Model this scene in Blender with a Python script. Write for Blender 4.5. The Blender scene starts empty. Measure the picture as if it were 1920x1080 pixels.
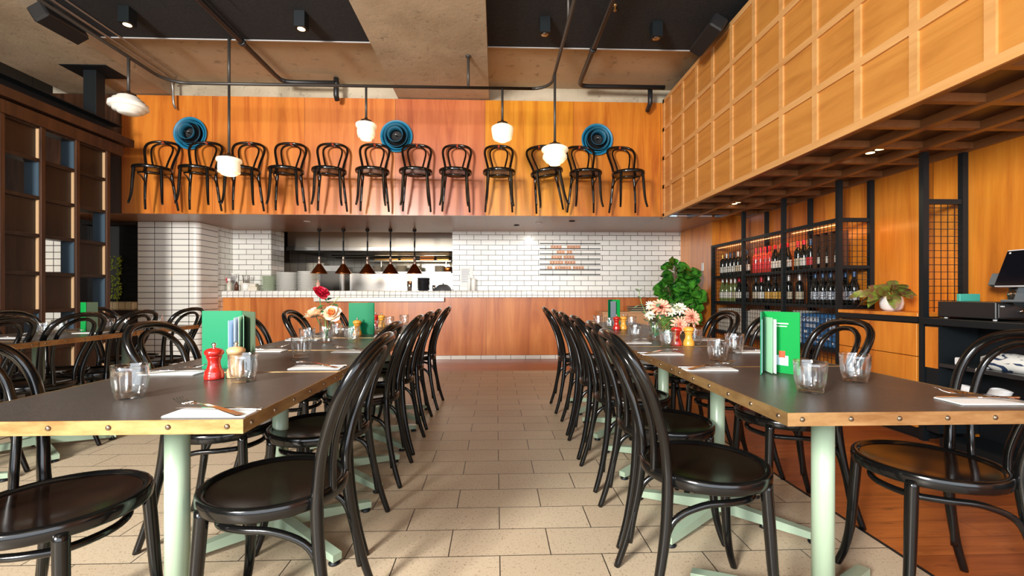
import bpy, math, random
from mathutils import Vector, Matrix, Euler
random.seed(7)
S = bpy.context.scene
R = math.radians
PI = math.pi

# ------------------------------------------------------------------ camera
cd = bpy.data.cameras.new('camera'); cam = bpy.data.objects.new('camera', cd)
S.collection.objects.link(cam); S.camera = cam
cam.location = (0, 0, 1.03); cam.rotation_euler = (R(90), 0, R(-2.03))
cd.sensor_width = 36; cd.lens = 36 * 845 / 1920; cd.shift_y = 10 / 1920
cd.clip_start = 0.05; cd.clip_end = 80

# ------------------------------------------------------------------ view, world, daylight
vs = S.view_settings
vs.view_transform = 'Standard'; vs.look = 'None'; vs.gamma = 1; vs.use_curve_mapping = False
vs.exposure = 0.08
cy = S.cycles
cy.use_denoising = True; cy.max_bounces = 10; cy.transmission_bounces = 8; cy.transparent_max_bounces = 24
cy.diffuse_bounces = 5; cy.glossy_bounces = 4
cy.caustics_reflective = False; cy.caustics_refractive = False; cy.sample_clamp_indirect = 6
W = bpy.data.worlds.new('world'); S.world = W; W.use_nodes = True
bg = W.node_tree.nodes['Background']
bg.inputs[0].default_value = (0.62, 0.80, 1.0, 1); bg.inputs[1].default_value = 1.2

def area(name, loc, aim, sx, sy, power, col, spread=180):
    l = bpy.data.lights.new(name, 'AREA'); l.shape = 'RECTANGLE'; l.size = sx; l.size_y = sy
    l.energy = power; l.color = col; l.spread = R(spread)
    o = bpy.data.objects.new(name, l); S.collection.objects.link(o); o.location = loc
    o.rotation_euler = (Vector(aim) - Vector(loc)).to_track_quat('-Z', 'Y').to_euler()
    return o
# daylight arriving through the shop windows behind the viewpoint
area('daylight_window_bay', (-3.0, -2.6, 2.55), (0.4, 4.6, 1.5), 1.0, 1.3, 760, (1.0, 0.95, 0.88))
area('daylight_shopfront', (0.2, -2.9, 1.9), (0.2, 6, 1.9), 6.4, 2.8, 245, (0.92, 0.96, 1.0))

# ------------------------------------------------------------------ mesh helpers
class M:
    def __init__(s): s.v = []; s.f = []; s.m = []; s.mi = 0; s.sm = []; s.smooth = True
    def face(s, idx, smooth=None):
        s.f.append(idx); s.m.append(s.mi); s.sm.append(s.smooth if smooth is None else smooth)
    def mat(s, i): s.mi = i; return s
    def box(s, x0, x1, y0, y1, z0, z1, T=None):
        b = len(s.v)
        p = [(x0,y0,z0),(x1,y0,z0),(x1,y1,z0),(x0,y1,z0),(x0,y0,z1),(x1,y0,z1),(x1,y1,z1),(x0,y1,z1)]
        if T is not None: p = [tuple(T @ Vector(q)) for q in p]
        s.v += p
        for q in ((0,3,2,1),(4,5,6,7),(0,1,5,4),(1,2,6,5),(2,3,7,6),(3,0,4,7)):
            s.face(tuple(b+i for i in q), False)
        return s
    def rbox(s, x0, x1, y0, y1, z0, z1, b=0.004, T=None):
        """box with chamfered edges"""
        base = len(s.v); xs=(x0,x1); ys=(y0,y1); zs=(z0,z1)
        P = []
        for i in (0,1):
            for j in (0,1):
                for k in (0,1):
                    x,y,z = xs[i],ys[j],zs[k]; dx=b*(1-2*i); dy=b*(1-2*j); dz=b*(1-2*k)
                    P += [(x,y+dy,z+dz),(x+dx,y,z+dz),(x+dx,y+dy,z)]
        if T is not None: P = [tuple(T @ Vector(q)) for q in P]
        s.v += P
        I = lambda i,j,k,a: base + (i*4+j*2+k)*3 + a
        F = []
        for i in (0,1): F.append([I(i,0,0,0),I(i,1,0,0),I(i,1,1,0),I(i,0,1,0)])
        for j in (0,1): F.append([I(0,j,0,1),I(1,j,0,1),I(1,j,1,1),I(0,j,1,1)])
        for k in (0,1): F.append([I(0,0,k,2),I(1,0,k,2),I(1,1,k,2),I(0,1,k,2)])
        for j in (0,1):
            for k in (0,1): F.append([I(0,j,k,1),I(1,j,k,1),I(1,j,k,2),I(0,j,k,2)])
        for i in (0,1):
            for k in (0,1): F.append([I(i,0,k,0),I(i,1,k,0),I(i,1,k,2),I(i,0,k,2)])
        for i in (0,1):
            for j in (0,1): F.append([I(i,j,0,0),I(i,j,1,0),I(i,j,1,1),I(i,j,0,1)])
        for i in (0,1):
            for j in (0,1):
                for k in (0,1): F.append([I(i,j,k,0),I(i,j,k,1),I(i,j,k,2)])
        for q in F: s.face(tuple(q), False)
        return s
    def tube(s, pts, r, n=12, closed=False, cap=True):
        P = [Vector(p) for p in pts]; N = len(P)
        rr = r if isinstance(r, (list, tuple)) else [r]*N
        up = None; b = len(s.v)
        for i in range(N):
            if closed: t = P[(i+1) % N] - P[i-1]
            else: t = P[min(i+1,N-1)] - P[max(i-1,0)]
            t.normalize()
            if up is None:
                up = Vector((0,0,1)) if abs(t.z) < 0.9 else Vector((1,0,0))
            up = (up - t*up.dot(t))
            if up.length < 1e-6: up = t.orthogonal()
            up.normalize(); w = t.cross(up)
            for k in range(n):
                a = 2*PI*k/n
                s.v.append(tuple(P[i] + (up*math.cos(a) + w*math.sin(a))*rr[i]))
        L = N if closed else N-1
        for i in range(L):
            j = (i+1) % N
            for k in range(n):
                k2 = (k+1) % n
                s.face((b+i*n+k, b+i*n+k2, b+j*n+k2, b+j*n+k))
        if cap and not closed:
            s.face(tuple(b+k for k in reversed(range(n))), False)
            s.face(tuple(b+(N-1)*n+k for k in range(n)), False)
        return s
    def lathe(s, prof, n=24, c=(0,0,0), mod=None, ax='z', T=None, close=False):
        b = len(s.v); rows = []
        for (r, z) in prof:
            if r < 1e-6:
                rows.append([len(s.v)]); p = (0,0,z)
                s.v.append(s._ax(p, c, ax, T)); continue
            row = []
            for k in range(n):
                a = 2*PI*k/n; q = r if mod is None else mod(r, z, a)
                row.append(len(s.v)); s.v.append(s._ax((q*math.cos(a), q*math.sin(a), z), c, ax, T))
            rows.append(row)
        m = len(rows)
        for i in range(m if close else m-1):
            A = rows[i]; B = rows[(i+1) % m]
            for k in range(n):
                k2 = (k+1) % n
                if len(A) == 1 and len(B) == 1: continue
                if len(A) == 1: s.face((A[0], B[k2], B[k]))
                elif len(B) == 1: s.face((A[k], A[k2], B[0]))
                else: s.face((A[k], A[k2], B[k2], B[k]))
        return s
    def _ax(s, p, c, ax, T):
        if ax == 'y': p = (p[0], -p[2], p[1])
        if ax == 'x': p = (p[2], p[0], p[1])
        p = Vector((p[0]+c[0], p[1]+c[1], p[2]+c[2]))
        if T is not None: p = T @ p
        return tuple(p)
    def prism(s, poly, z0, z1, T=None):
        b = len(s.v); n = len(poly)
        P = [(x,y,z0) for x,y in poly] + [(x,y,z1) for x,y in poly]
        if T is not None: P = [tuple(T @ Vector(q)) for q in P]
        s.v += P
        s.face(tuple(b+i for i in reversed(range(n))), False); s.face(tuple(b+n+i for i in range(n)), False)
        for i in range(n):
            j = (i+1) % n; s.face((b+i, b+j, b+n+j, b+n+i), False)
        return s
    def patch(s, fn, nu, nv):
        b = len(s.v)
        for i in range(nu+1):
            for j in range(nv+1): s.v.append(tuple(fn(i/nu, j/nv)))
        for i in range(nu):
            for j in range(nv):
                q = b+i*(nv+1)+j; s.face((q, q+1, q+nv+2, q+nv+1))
        return s
    def build(s, name, mat=None, parent=None, loc=(0,0,0), rot=(0,0,0)):
        me = bpy.data.meshes.new(name); me.from_pydata(s.v, [], s.f)
        for i, p in enumerate(me.polygons): p.use_smooth = s.sm[i]; p.material_index = s.m[i]
        if mat is not None:
            for k in (mat if isinstance(mat, (list, tuple)) else [mat]): me.materials.append(k)
        me.update()
        o = bpy.data.objects.new(name, me); S.collection.objects.link(o)
        o.location = loc; o.rotation_euler = rot
        if parent is not None: o.parent = parent
        return o

def smooth(pts, k=6, closed=False):
    P = [Vector(p) for p in pts]; n = len(P); out = []
    seg = n if closed else n-1
    for i in range(seg):
        if closed: a,b,c,d = P[i-1],P[i],P[(i+1)%n],P[(i+2)%n]
        else: a,b,c,d = P[max(i-1,0)],P[i],P[i+1],P[min(i+2,n-1)]
        for j in range(k):
            t = j/k
            out.append(0.5*((2*b)+(c-a)*t+(2*a-5*b+4*c-d)*t*t+(3*b-a-3*c+d)*t**3))
    if not closed: out.append(P[-1])
    return out
def lerp_list(vals, N):
    out = []
    for i in range(N):
        t = i/(N-1)*(len(vals)-1); a = int(min(t, len(vals)-2)); out.append(vals[a]+(vals[a+1]-vals[a])*(t-a))
    return out

def tag(o, label=None, cat=None, group=None, kind=None):
    if label and len(label.split()) > 16: print('LONG', label)
    if label: o['label'] = label
    if cat: o['category'] = cat
    if group: o['group'] = group
    if kind: o['kind'] = kind
    return o
def thing(name, label, cat, loc=(0,0,0), rot=(0,0,0), group=None):
    o = bpy.data.objects.new(name, None); S.collection.objects.link(o)
    o.location = loc; o.rotation_euler = rot; o.empty_display_size = 0.05
    return tag(o, label, cat, group)
def struct(o): o['kind'] = 'structure'; return o
def dup(src, label=None, loc=None, rot=None, parent=None, group=None):
    c = src.copy(); S.collection.objects.link(c)
    if parent is not None: c.parent = parent
    if loc is not None: c.location = loc
    if rot is not None: c.rotation_euler = rot
    if label:
        c['label'] = label
        if len(label.split()) > 16: print('LONG', label)
    if group: c['group'] = group
    for ch in list(src.children): dup(ch, parent=c)
    return c
class Kit:
    """first placing moves the original, later ones copy it"""
    def __init__(s, root): s.root = root; s.used = False
    def put(s, loc, rot=(0,0,0), label=None, group=None):
        if not s.used:
            s.used = True; o = s.root; o.location = loc; o.rotation_euler = rot
            if label: o['label'] = label
            if group: o['group'] = group
            return o
        return dup(s.root, label, loc, rot, None, group)

def text_mesh(body, size, name, mat, parent, loc, rot, depth=0.0012, align='LEFT'):
    cu = bpy.data.curves.new('t', 'FONT'); cu.body = body; cu.size = size; cu.extrude = depth
    cu.align_x = align; cu.resolution_u = 3
    t = bpy.data.objects.new('t', cu); S.collection.objects.link(t)
    bpy.context.view_layer.update()
    me = bpy.data.meshes.new_from_object(t.evaluated_get(bpy.context.evaluated_depsgraph_get()))
    bpy.data.objects.remove(t); bpy.data.curves.remove(cu)
    me.materials.clear(); me.materials.append(mat); me.name = name
    o = bpy.data.objects.new(name, me); S.collection.objects.link(o)
    o.location = loc; o.rotation_euler = rot
    if parent is not None: o.parent = parent
    return o

# ------------------------------------------------------------------ materials
def newmat(name, col=(.8,.8,.8), rough=.5, metal=0, **kw):
    m = bpy.data.materials.new(name); m.use_nodes = True
    b = m.node_tree.nodes['Principled BSDF']
    b.inputs['Base Color'].default_value = (*col, 1); b.inputs['Roughness'].default_value = rough
    b.inputs['Metallic'].default_value = metal
    for k, v in kw.items(): b.inputs[k.replace('_', ' ')].default_value = v
    return m
class G:
    def __init__(s, m): s.m = m; s.t = m.node_tree; s.b = s.t.nodes['Principled BSDF']
    def n(s, typ, **kw):
        x = s.t.nodes.new(typ)
        for k, v in kw.items(): setattr(x, k, v)
        return x
    def l(s, a, b): s.t.links.new(a, b)
    def coord(s, scale=(1,1,1), loc=(0,0,0), rot=(0,0,0)):
        c = s.n('ShaderNodeTexCoord'); mp = s.n('ShaderNodeMapping')
        mp.inputs['Scale'].default_value = scale; mp.inputs['Location'].default_value = loc
        mp.inputs['Rotation'].default_value = rot
        s.l(c.outputs['Object'], mp.inputs[0]); return mp.outputs[0]
    def noise(s, vec, scale, detail=4, rough=.55, dist=0):
        x = s.n('ShaderNodeTexNoise'); x.inputs['Scale'].default_value = scale; x.inputs['Detail'].default_value = detail
        x.inputs['Roughness'].default_value = rough; x.inputs['Distortion'].default_value = dist
        s.l(vec, x.inputs['Vector']); return x.outputs['Fac']
    def ramp(s, fac, stops):
        x = s.n('ShaderNodeValToRGB'); e = x.color_ramp.elements
        while len(e) < len(stops): e.new(.5)
        for q, (p, c) in zip(e, stops): q.position = p; q.color = (*c, 1)
        s.l(fac, x.inputs[0]); return x.outputs[0]
    def mix(s, fac, a, b, mode='MIX'):
        x = s.n('ShaderNodeMix', data_type='RGBA', blend_type=mode)
        for inp, val in ((x.inputs[0], fac), (x.inputs[6], a), (x.inputs[7], b)):
            if hasattr(val, 'links') or isinstance(val, bpy.types.NodeSocket): s.l(val, inp)
            elif isinstance(val, tuple): inp.default_value = (*val, 1)
            else: inp.default_value = val
        return x.outputs[2]
    def math(s, op, a, b=0.0):
        x = s.n('ShaderNodeMath', operation=op)
        for inp, val in ((x.inputs[0], a), (x.inputs[1], b)):
            if isinstance(val, bpy.types.NodeSocket): s.l(val, inp)
            else: inp.default_value = val
        return x.outputs[0]
    def xyz(s):
        c = s.n('ShaderNodeTexCoord'); x = s.n('ShaderNodeSeparateXYZ'); s.l(c.outputs['Object'], x.inputs[0]); return x.outputs
    def comb(s, x=0.0, y=0.0, z=0.0):
        c = s.n('ShaderNodeCombineXYZ')
        for i, v in enumerate((x,y,z)):
            if isinstance(v, bpy.types.NodeSocket): s.l(v, c.inputs[i])
            else: c.inputs[i].default_value = v
        return c.outputs[0]
    def color(s, c): s.l(c, s.b.inputs['Base Color'])
    def rough(s, fac, lo, hi):
        x = s.n('ShaderNodeMapRange'); s.l(fac, x.inputs[0]); x.inputs[3].default_value = lo; x.inputs[4].default_value = hi
        s.l(x.outputs[0], s.b.inputs['Roughness'])
    def bump(s, h, strength=.2, dist=.01):
        x = s.n('ShaderNodeBump'); x.inputs['Strength'].default_value = strength; x.inputs['Distance'].default_value = dist
        s.l(h, x.inputs['Height']); s.l(x.outputs[0], s.b.inputs['Normal'])

def veneer(name, c1, c2, c3, panel=0.0, off=0.0, axis='z', along='x', rough=.3, grain=1.0, jointcol=(.04,.015,.005), var=.5, pal=None):
    """wood veneer with grain along axis and sheets of the given width along another axis"""
    m = newmat(name, c1, rough, Coat_Weight=.12, Coat_Roughness=.2); g = G(m); X = g.xyz()
    ix = {'x':0,'y':1,'z':2}
    sc = [9.0*grain]*3; sc[ix[axis]] = .75*grain
    if panel:
        q = g.math('DIVIDE', g.math('ADD', X[ix[along]], off), panel); fl = g.math('FLOOR', q); fr = g.math('FRACT', q)
        w = g.n('ShaderNodeTexWhiteNoise', noise_dimensions='1D'); g.l(fl, w.inputs['W']); pv = w.outputs['Value']
    else: pv = None
    shift = g.math('MULTIPLY', pv, 37.0) if pv else 0.0
    comps = [g.math('MULTIPLY', X[i], sc[i]) for i in range(3)]
    comps[ix[axis]] = g.math('ADD', comps[ix[axis]], shift) if pv else comps[ix[axis]]
    vec = g.comb(*comps)
    n1 = g.noise(vec, .55, 5, .6, 1.4)
    sc2 = [60.0*grain]*3; sc2[ix[axis]] = 2.0*grain
    vec2 = g.comb(*[g.math('MULTIPLY', X[i], sc2[i]) for i in range(3)])
    n2 = g.noise(vec2, 1.0, 4, .6, .3)
    col = g.ramp(n1, [(.30, c3), (.48, c1), (.68, c2)])
    col = g.mix(g.math('MULTIPLY', n2, .45), col, c3, 'MIX')
    if pal:
        base, cols = pal; nn = len(cols)
        fac = g.math('DIVIDE', g.math('ADD', g.math('SUBTRACT', fl, float(base)), .5), float(nn))
        rr = g.n('ShaderNodeValToRGB'); rr.color_ramp.interpolation = 'CONSTANT'; e_ = rr.color_ramp.elements
        while len(e_) < nn: e_.new(.5)
        for k_, (q_, c_) in enumerate(zip(e_, cols)): q_.position = k_/nn; q_.color = (*c_, 1)
        g.l(fac, rr.inputs[0]); col = g.mix(1.0, col, rr.outputs[0], 'MULTIPLY')
    if pv:
        hs = g.n('ShaderNodeHueSaturation')
        hs.inputs['Saturation'].default_value = 1.0
        mr = g.n('ShaderNodeMapRange'); g.l(pv, mr.inputs[0]); mr.inputs[3].default_value = 1-var*.55; mr.inputs[4].default_value = 1+var*.5
        g.l(mr.outputs[0], hs.inputs['Value']); g.l(col, hs.inputs['Color'])
        mh = g.n('ShaderNodeMapRange'); g.l(pv, mh.inputs[0]); mh.inputs[3].default_value = .5-.02*var; mh.inputs[4].default_value = .5+.014*var
        g.l(mh.outputs[0], hs.inputs['Hue'])
        col = hs.outputs[0]
        e = g.math('MINIMUM', fr, g.math('SUBTRACT', 1.0, fr)); j = g.math('LESS_THAN', e, .0016/panel)
        col = g.mix(j, col, jointcol)
    g.color(col); g.rough(n1, rough*.8, rough*1.25)
    return m

def tiles(name, bw, bh, mort, offset, col, col2, grout, plane='xz', ox=0.0, oy=0.0, rough=.18, bump=.5, speck=False):
    m = newmat(name, col, rough); g = G(m); X = g.xyz(); ix = {'x':0,'y':1,'z':2}
    v = g.comb(g.math('ADD', X[ix[plane[0]]], ox), g.math('ADD', X[ix[plane[1]]], oy), 0.0)
    b = g.n('ShaderNodeTexBrick'); b.offset = offset; b.offset_frequency = 2; b.squash = 1
    g.l(v, b.inputs['Vector']); b.inputs['Scale'].default_value = 1; b.inputs['Brick Width'].default_value = bw
    b.inputs['Row Height'].default_value = bh; b.inputs['Mortar Size'].default_value = mort
    b.inputs['Mortar Smooth'].default_value = 0.05; b.inputs['Bias'].default_value = 0
    b.inputs['Color1'].default_value = (*col, 1); b.inputs['Color2'].default_value = (*col2, 1); b.inputs['Mortar'].default_value = (*grout, 1)
    c = b.outputs['Color']
    if speck:
        co = g.coord()
        n = g.noise(co, 90, 3, .7); c = g.mix(g.ramp(n, [(.57,(0,0,0)),(.66,(1,1,1))]), c, (.26,.18,.11))
        n2 = g.noise(co, 260, 2, .5); c = g.mix(g.ramp(n2, [(.52,(0,0,0)),(.75,(.6,.6,.6))]), c, (.22,.15,.10))
        n3 = g.noise(co, 1.6, 3, .6); c = g.mix(g.math('MULTIPLY', n3, .35), c, (.50,.37,.25))
        c = g.mix(b.outputs['Fac'], c, grout)
        g.rough(n3, .32, .5)
    else:
        n3 = g.noise(g.coord(), 3.0, 2, .5); c = g.mix(g.math('MULTIPLY', n3, .10), c, grout)
    g.color(c)
    g.bump(g.math('SUBTRACT', 1.0, b.outputs['Fac']), bump, .004)
    return m

def concrete(name, c1, c2, scale=1.0):
    m = newmat(name, c1, .85); g = G(m); co = g.coord((scale,)*3)
    n = g.noise(co, 1.3, 6, .6, .3); n2 = g.noise(co, 14, 5, .7)
    c = g.mix(g.ramp(n, [(.35,(0,0,0)),(.65,(1,1,1))]), c1, c2)
    c = g.mix(g.ramp(n2, [(.30,(1,1,1)),(.42,(0,0,0))]), c, tuple(x*.45 for x in c1))
    st = g.noise(g.coord((.5, 6, 6)), 1.0, 4, .6); c = g.mix(g.math('MULTIPLY', st, .3), c, tuple(x*.55 for x in c2))
    g.color(c); g.bump(n2, .35, .01); return m

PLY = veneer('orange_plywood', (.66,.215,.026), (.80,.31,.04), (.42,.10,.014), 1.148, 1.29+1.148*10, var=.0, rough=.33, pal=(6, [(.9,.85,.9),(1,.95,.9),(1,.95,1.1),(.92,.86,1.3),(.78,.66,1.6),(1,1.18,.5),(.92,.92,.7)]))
PLY_COUNTER = veneer('counter_plywood', (.52,.16,.035), (.64,.24,.06), (.34,.085,.018), 1.2, .155+12, var=.35, rough=.32)
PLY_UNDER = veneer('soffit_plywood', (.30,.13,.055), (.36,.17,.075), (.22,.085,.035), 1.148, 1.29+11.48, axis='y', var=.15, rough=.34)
PLY_SIDE = veneer('side_wall_plywood', (.62,.195,.018), (.76,.29,.032), (.34,.08,.010), 1.2, .3, along='y', var=.3, rough=.3)
CAB_FRONT = veneer('cabinet_veneer', (.64,.21,.022), (.76,.30,.036), (.36,.09,.012), rough=.3)
CAB_LIGHT = veneer('sideboard_veneer', (.52,.27,.12), (.60,.34,.17), (.36,.16,.07), axis='x', rough=.4)
OAK = veneer('oak_panel', (.53,.225,.045), (.60,.275,.06), (.40,.155,.028), axis='y', grain=1.6, rough=.42)
OAK_BATTEN = veneer('oak_batten', (.62,.32,.11), (.70,.39,.15), (.48,.23,.07), axis='y', grain=1.6, rough=.42)
DARKWOOD = veneer('dark_stained_timber', (.022,.009,.004), (.036,.015,.007), (.011,.005,.002), grain=2.2, rough=.45)
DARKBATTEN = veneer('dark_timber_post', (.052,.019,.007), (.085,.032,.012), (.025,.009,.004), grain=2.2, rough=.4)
FLOORTILE = tiles('terrazzo_tiles', .403, .2, .0022, .5, (.63,.53,.38), (.56,.46,.325), (.035,.028,.022), 'xy', ox=-.015+.403*50, oy=-1.77+4.0, bump=.4, speck=True)
BRICK = tiles('white_brick_tiles', .2325, .0822, .0038, .5, (.86,.86,.81), (.79,.79,.74), (.085,.07,.055), 'xz', ox=.706+.2325*40, oy=-1.072+.0822*20)
BRICK_SIDE = tiles('white_brick_tiles_side', .2325, .0822, .0038, .5, (.86,.86,.81), (.79,.79,.74), (.085,.07,.055), 'yz', ox=10, oy=-1.072+.0822*20)
STACK = tiles('white_stack_tiles', .2325, .0822, .0046, 0, (.87,.86,.80), (.82,.81,.76), (.05,.04,.03), 'xz', ox=4.985+.2325*2, oy=-2.03+.0822*30, rough=.12)
NOSE = tiles('white_bullnose_tiles', .0845, .5, .0028, 0, (.87,.87,.83), (.82,.82,.78), (.06,.05,.04), 'xz', ox=10, oy=2.0, rough=.12)
KICK = tiles('white_skirting_tiles', .2325, .5, .003, 0, (.80,.79,.72), (.74,.73,.68), (.06,.05,.04), 'xz', ox=10, oy=2.0)
CONC = concrete('board_marked_concrete', (.58,.47,.33), (.42,.32,.21))
CONC_LIGHT = concrete('pale_concrete', (.60,.53,.40), (.42,.36,.26))
CEILPANEL = concrete('beige_ceiling_board', (.56,.44,.29), (.46,.35,.22), .5)
def acoustic():
    m = newmat('black_acoustic_panel', (.016,.016,.018), .95); g = G(m)
    n = g.noise(g.coord((40,140,40)), 1.6, 3, .7); g.color(g.ramp(n, [(.35,(.004,.004,.005)),(.7,(.030,.030,.032))])); g.bump(n, .5, .01); return m
BLACKCEIL = acoustic()
def timber_floor():
    m = newmat('red_timber_boards', (.4,.13,.03), .3, Coat_Weight=.2, Coat_Roughness=.2); g = G(m); X = g.xyz()
    b = g.n('ShaderNodeTexBrick'); b.offset = .37; g.l(g.comb(g.math('ADD',X[0],20.0), g.math('ADD',X[1],20.0)), b.inputs['Vector'])
    b.inputs['Scale'].default_value = 1; b.inputs['Brick Width'].default_value = 1.9; b.inputs['Row Height'].default_value = .13
    b.inputs['Mortar Size'].default_value = .0012; b.inputs['Color1'].default_value=(.46,.135,.03,1); b.inputs['Color2'].default_value=(.30,.075,.018,1); b.inputs['Mortar'].default_value=(.03,.01,.005,1)
    n = g.noise(g.coord((1.2,14,1)), 1.5, 5, .65, .8); n2 = g.noise(g.coord((2,6,1)), 3, 4, .6)
    c = g.mix(g.ramp(n, [(.4,(.0,.0,.0)),(.7,(.75,.75,.75))]), b.outputs['Color'], (.20,.045,.012))
    c = g.mix(g.ramp(n2, [(.62,(0,0,0)),(.72,(.7,.7,.7))]), c, (.07,.02,.01))
    g.color(c); g.rough(n, .25, .42); g.bump(b.outputs['Fac'], -.3, .003); return m
TIMBERFLOOR = timber_floor()
def laminate():
    m = newmat('dark_laminate', (.06,.052,.047), .33); g = G(m); co = g.coord()
    n = g.noise(co, 220, 2, .6); c = g.ramp(n, [(.35,(.040,.034,.030)),(.7,(.085,.075,.068))]); g.color(c)
    n2 = g.noise(co, 5, 4, .6); g.rough(n2, .25, .40); return m
LAMINATE = laminate()
def brass(name, c1, c2, rough=.36, metal=.75):
    m = newmat(name, c1, rough, metal); g = G(m); n = g.noise(g.coord((3,3,12)), 2.2, 5, .65)
    g.color(g.ramp(n, [(.35,c2),(.65,c1)])); g.rough(n, rough*.8, rough*1.4); return m
BRASS = brass('aged_brass_edge', (.56,.37,.16), (.34,.19,.07))
STUD = newmat('rivet_metal', (.20,.155,.11), .3, .9)
def glossblack():
    m = newmat('gloss_black_lacquer', (.004,.004,.004), .15, Specular_IOR_Level=.42); g = G(m)
    n = g.noise(g.coord(), 70, 4, .75); c = g.ramp(n, [(.735,(.004,.004,.004)),(.76,(.16,.09,.05))]); g.color(c)
    g.rough(g.noise(g.coord(), 6, 3, .6), .10, .22); return m
LACQUER = glossblack()
SEATPANEL = newmat('dark_brown_black_seat', (.012,.006,.004), .16, Specular_IOR_Level=.45)
MINT = newmat('pale_green_enamel', (.31,.41,.30), .3)
GLASS = newmat('clear_glass', (1,1,1), .0, Transmission_Weight=1, IOR=1.45)
_g = G(GLASS); _t = _g.n('ShaderNodeBsdfTransparent'); _m = _g.n('ShaderNodeMixShader'); _f = _g.n('ShaderNodeLayerWeight')
_f.inputs[0].default_value = .5; _t.inputs[0].default_value = (.955,.965,.965,1)
_gl = _g.n('ShaderNodeBsdfGlossy'); _gl.inputs['Roughness'].default_value = .03; _gl.inputs[0].default_value = (1,1,1,1)
_o = [n for n in GLASS.node_tree.nodes if n.type == 'OUTPUT_MATERIAL'][0]
_g.l(_g.math('ADD', _g.math('MULTIPLY', _g.math('POWER', _f.outputs[1], 2.2), .85), .09), _m.inputs[0])
_g.l(_t.outputs[0], _m.inputs[1]); _g.l(_gl.outputs[0], _m.inputs[2]); _g.l(_m.outputs[0], _o.inputs[0])
BLACKMETAL = newmat('black_powder_coat', (.006,.009,.011), .5, Specular_IOR_Level=.3)
PIPE = newmat('dark_grey_pipe', (.055,.05,.045), .4, .3)
DRAIN = newmat('black_drain_pipe', (.012,.014,.016), .4)
GALV = newmat('galvanised_conduit', (.35,.34,.32), .4, .8)
STEEL = newmat('stainless_steel', (.46,.44,.41), .25, 1)
DARKSTEEL = newmat('smoked_steel', (.12,.11,.10), .35, .9)
CHROME = newmat('polished_cutlery_steel', (.75,.74,.72), .12, 1)
COPPER = newmat('copper_shade', (.50,.17,.05), .25, 1)
GREEN = newmat('green_menu_cover', (.0,.17,.07), .45, Specular_IOR_Level=.2)
GREENL = newmat('bright_green_print', (.005,.25,.05), .45, Specular_IOR_Level=.2)
GREENDK = newmat('dark_olive_menu_back', (.07,.10,.06), .5)
PAPER = newmat('white_paper', (.82,.82,.80), .7)
PAPERBLUE = newmat('pale_blue_paper', (.50,.62,.74), .7)
PAPERMINT = newmat('mint_green_paper', (.35,.65,.42), .6)
INK = newmat('grey_ink', (.15,.2,.3), .7)
REDW = newmat('red_lacquered_mill', (.42,.015,.01), .2, Coat_Weight=.5)
TANW = newmat('beech_wood_mill', (.66,.40,.18), .35)
OCHREW = newmat('golden_wood_mill', (.66,.31,.04), .35)
PORC = newmat('white_porcelain', (.90,.90,.87), .25)
PORCG = newmat('pale_green_porcelain', (.62,.70,.55), .25)
SLATE = newmat('black_stoneware', (.03,.03,.035), .35)
BLUE = newmat('blue_painted_metal', (.015,.20,.36), .42)
BLUEIN = newmat('deep_blue_painted_metal', (.012,.11,.19), .5)
VOID = newmat('lamp_inner_black', (.004,.004,.005), .7)
REDPEG = newmat('red_brown_peg', (.35,.045,.015), .4)
WHITEPL = newmat('white_plastic', (.75,.75,.75), .4)
GREYPL = newmat('slate_grey_plastic', (.09,.115,.135), .5)
SCREEN = newmat('black_glass_screen', (.004,.005,.008), .08)
LEAF = newmat('glossy_fig_leaf', (.02,.13,.015), .28); 
def leafmat(m, c1, c2, c3=None, sc=9):
    g = G(m); n = g.noise(g.coord(), sc, 3, .6); st = [(.35,c1),(.62,c2)]
    if c3: st.append((.75,c3))
    g.color(g.ramp(n, st))
leafmat(LEAF, (.006,.06,.008), (.08,.32,.03), None, 13)
LEAFS = newmat('rose_leaf', (.02,.16,.05), .4)
EUC = newmat('grey_green_foliage', (.16,.26,.14), .5)
LIME = newmat('lime_green_sprig', (.25,.36,.08), .5)
PRAYER = newmat('patterned_prayer_leaf', (.1,.1,.05), .4); leafmat(PRAYER, (.13,.035,.03), (.10,.17,.02), (.30,.38,.06), 26)
BARK = newmat('brown_bark', (.13,.08,.045), .8)
ROSERED = newmat('crimson_petal', (.55,.01,.04), .5)
ROSECREAM = newmat('cream_peach_petal', (.90,.70,.50), .5)
ROSEPEACH = newmat('peach_orange_petal', (.85,.36,.12), .5)
DAHLIA = newmat('coral_pink_petal', (.85,.38,.26), .5)
WHITEPET = newmat('cream_white_petal', (.80,.78,.62), .5)
def opal(name, strength, col=(1,.80,.48)):
    m = newmat(name, (.85,.82,.74), .25); b = m.node_tree.nodes['Principled BSDF']
    b.inputs['Emission Color'].default_value = (*col,1); b.inputs['Emission Strength'].default_value = strength; return m
OPAL = opal('glowing_opal_glass', .42, (1,.76,.38)); OPALOFF = opal('white_opal_glass', .0, (1,.95,.9))
WARM = opal('warm_lamp_disc', 5, (1,.62,.30)); STRIP = opal('warm_led_strip', 1.6, (1,.42,.12)); BULB = opal('filament_bulb', 10, (1,.6,.25))
def bottleglass(name, c): return newmat(name, c, .08, Coat_Weight=.4)
BG_DARK = bottleglass('near_black_bottle_glass', (.006,.007,.006)); BG_RED = bottleglass('rose_wine_bottle', (.50,.04,.03)); BG_GREEN = bottleglass('pale_green_bottle', (.16,.20,.06))
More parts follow.
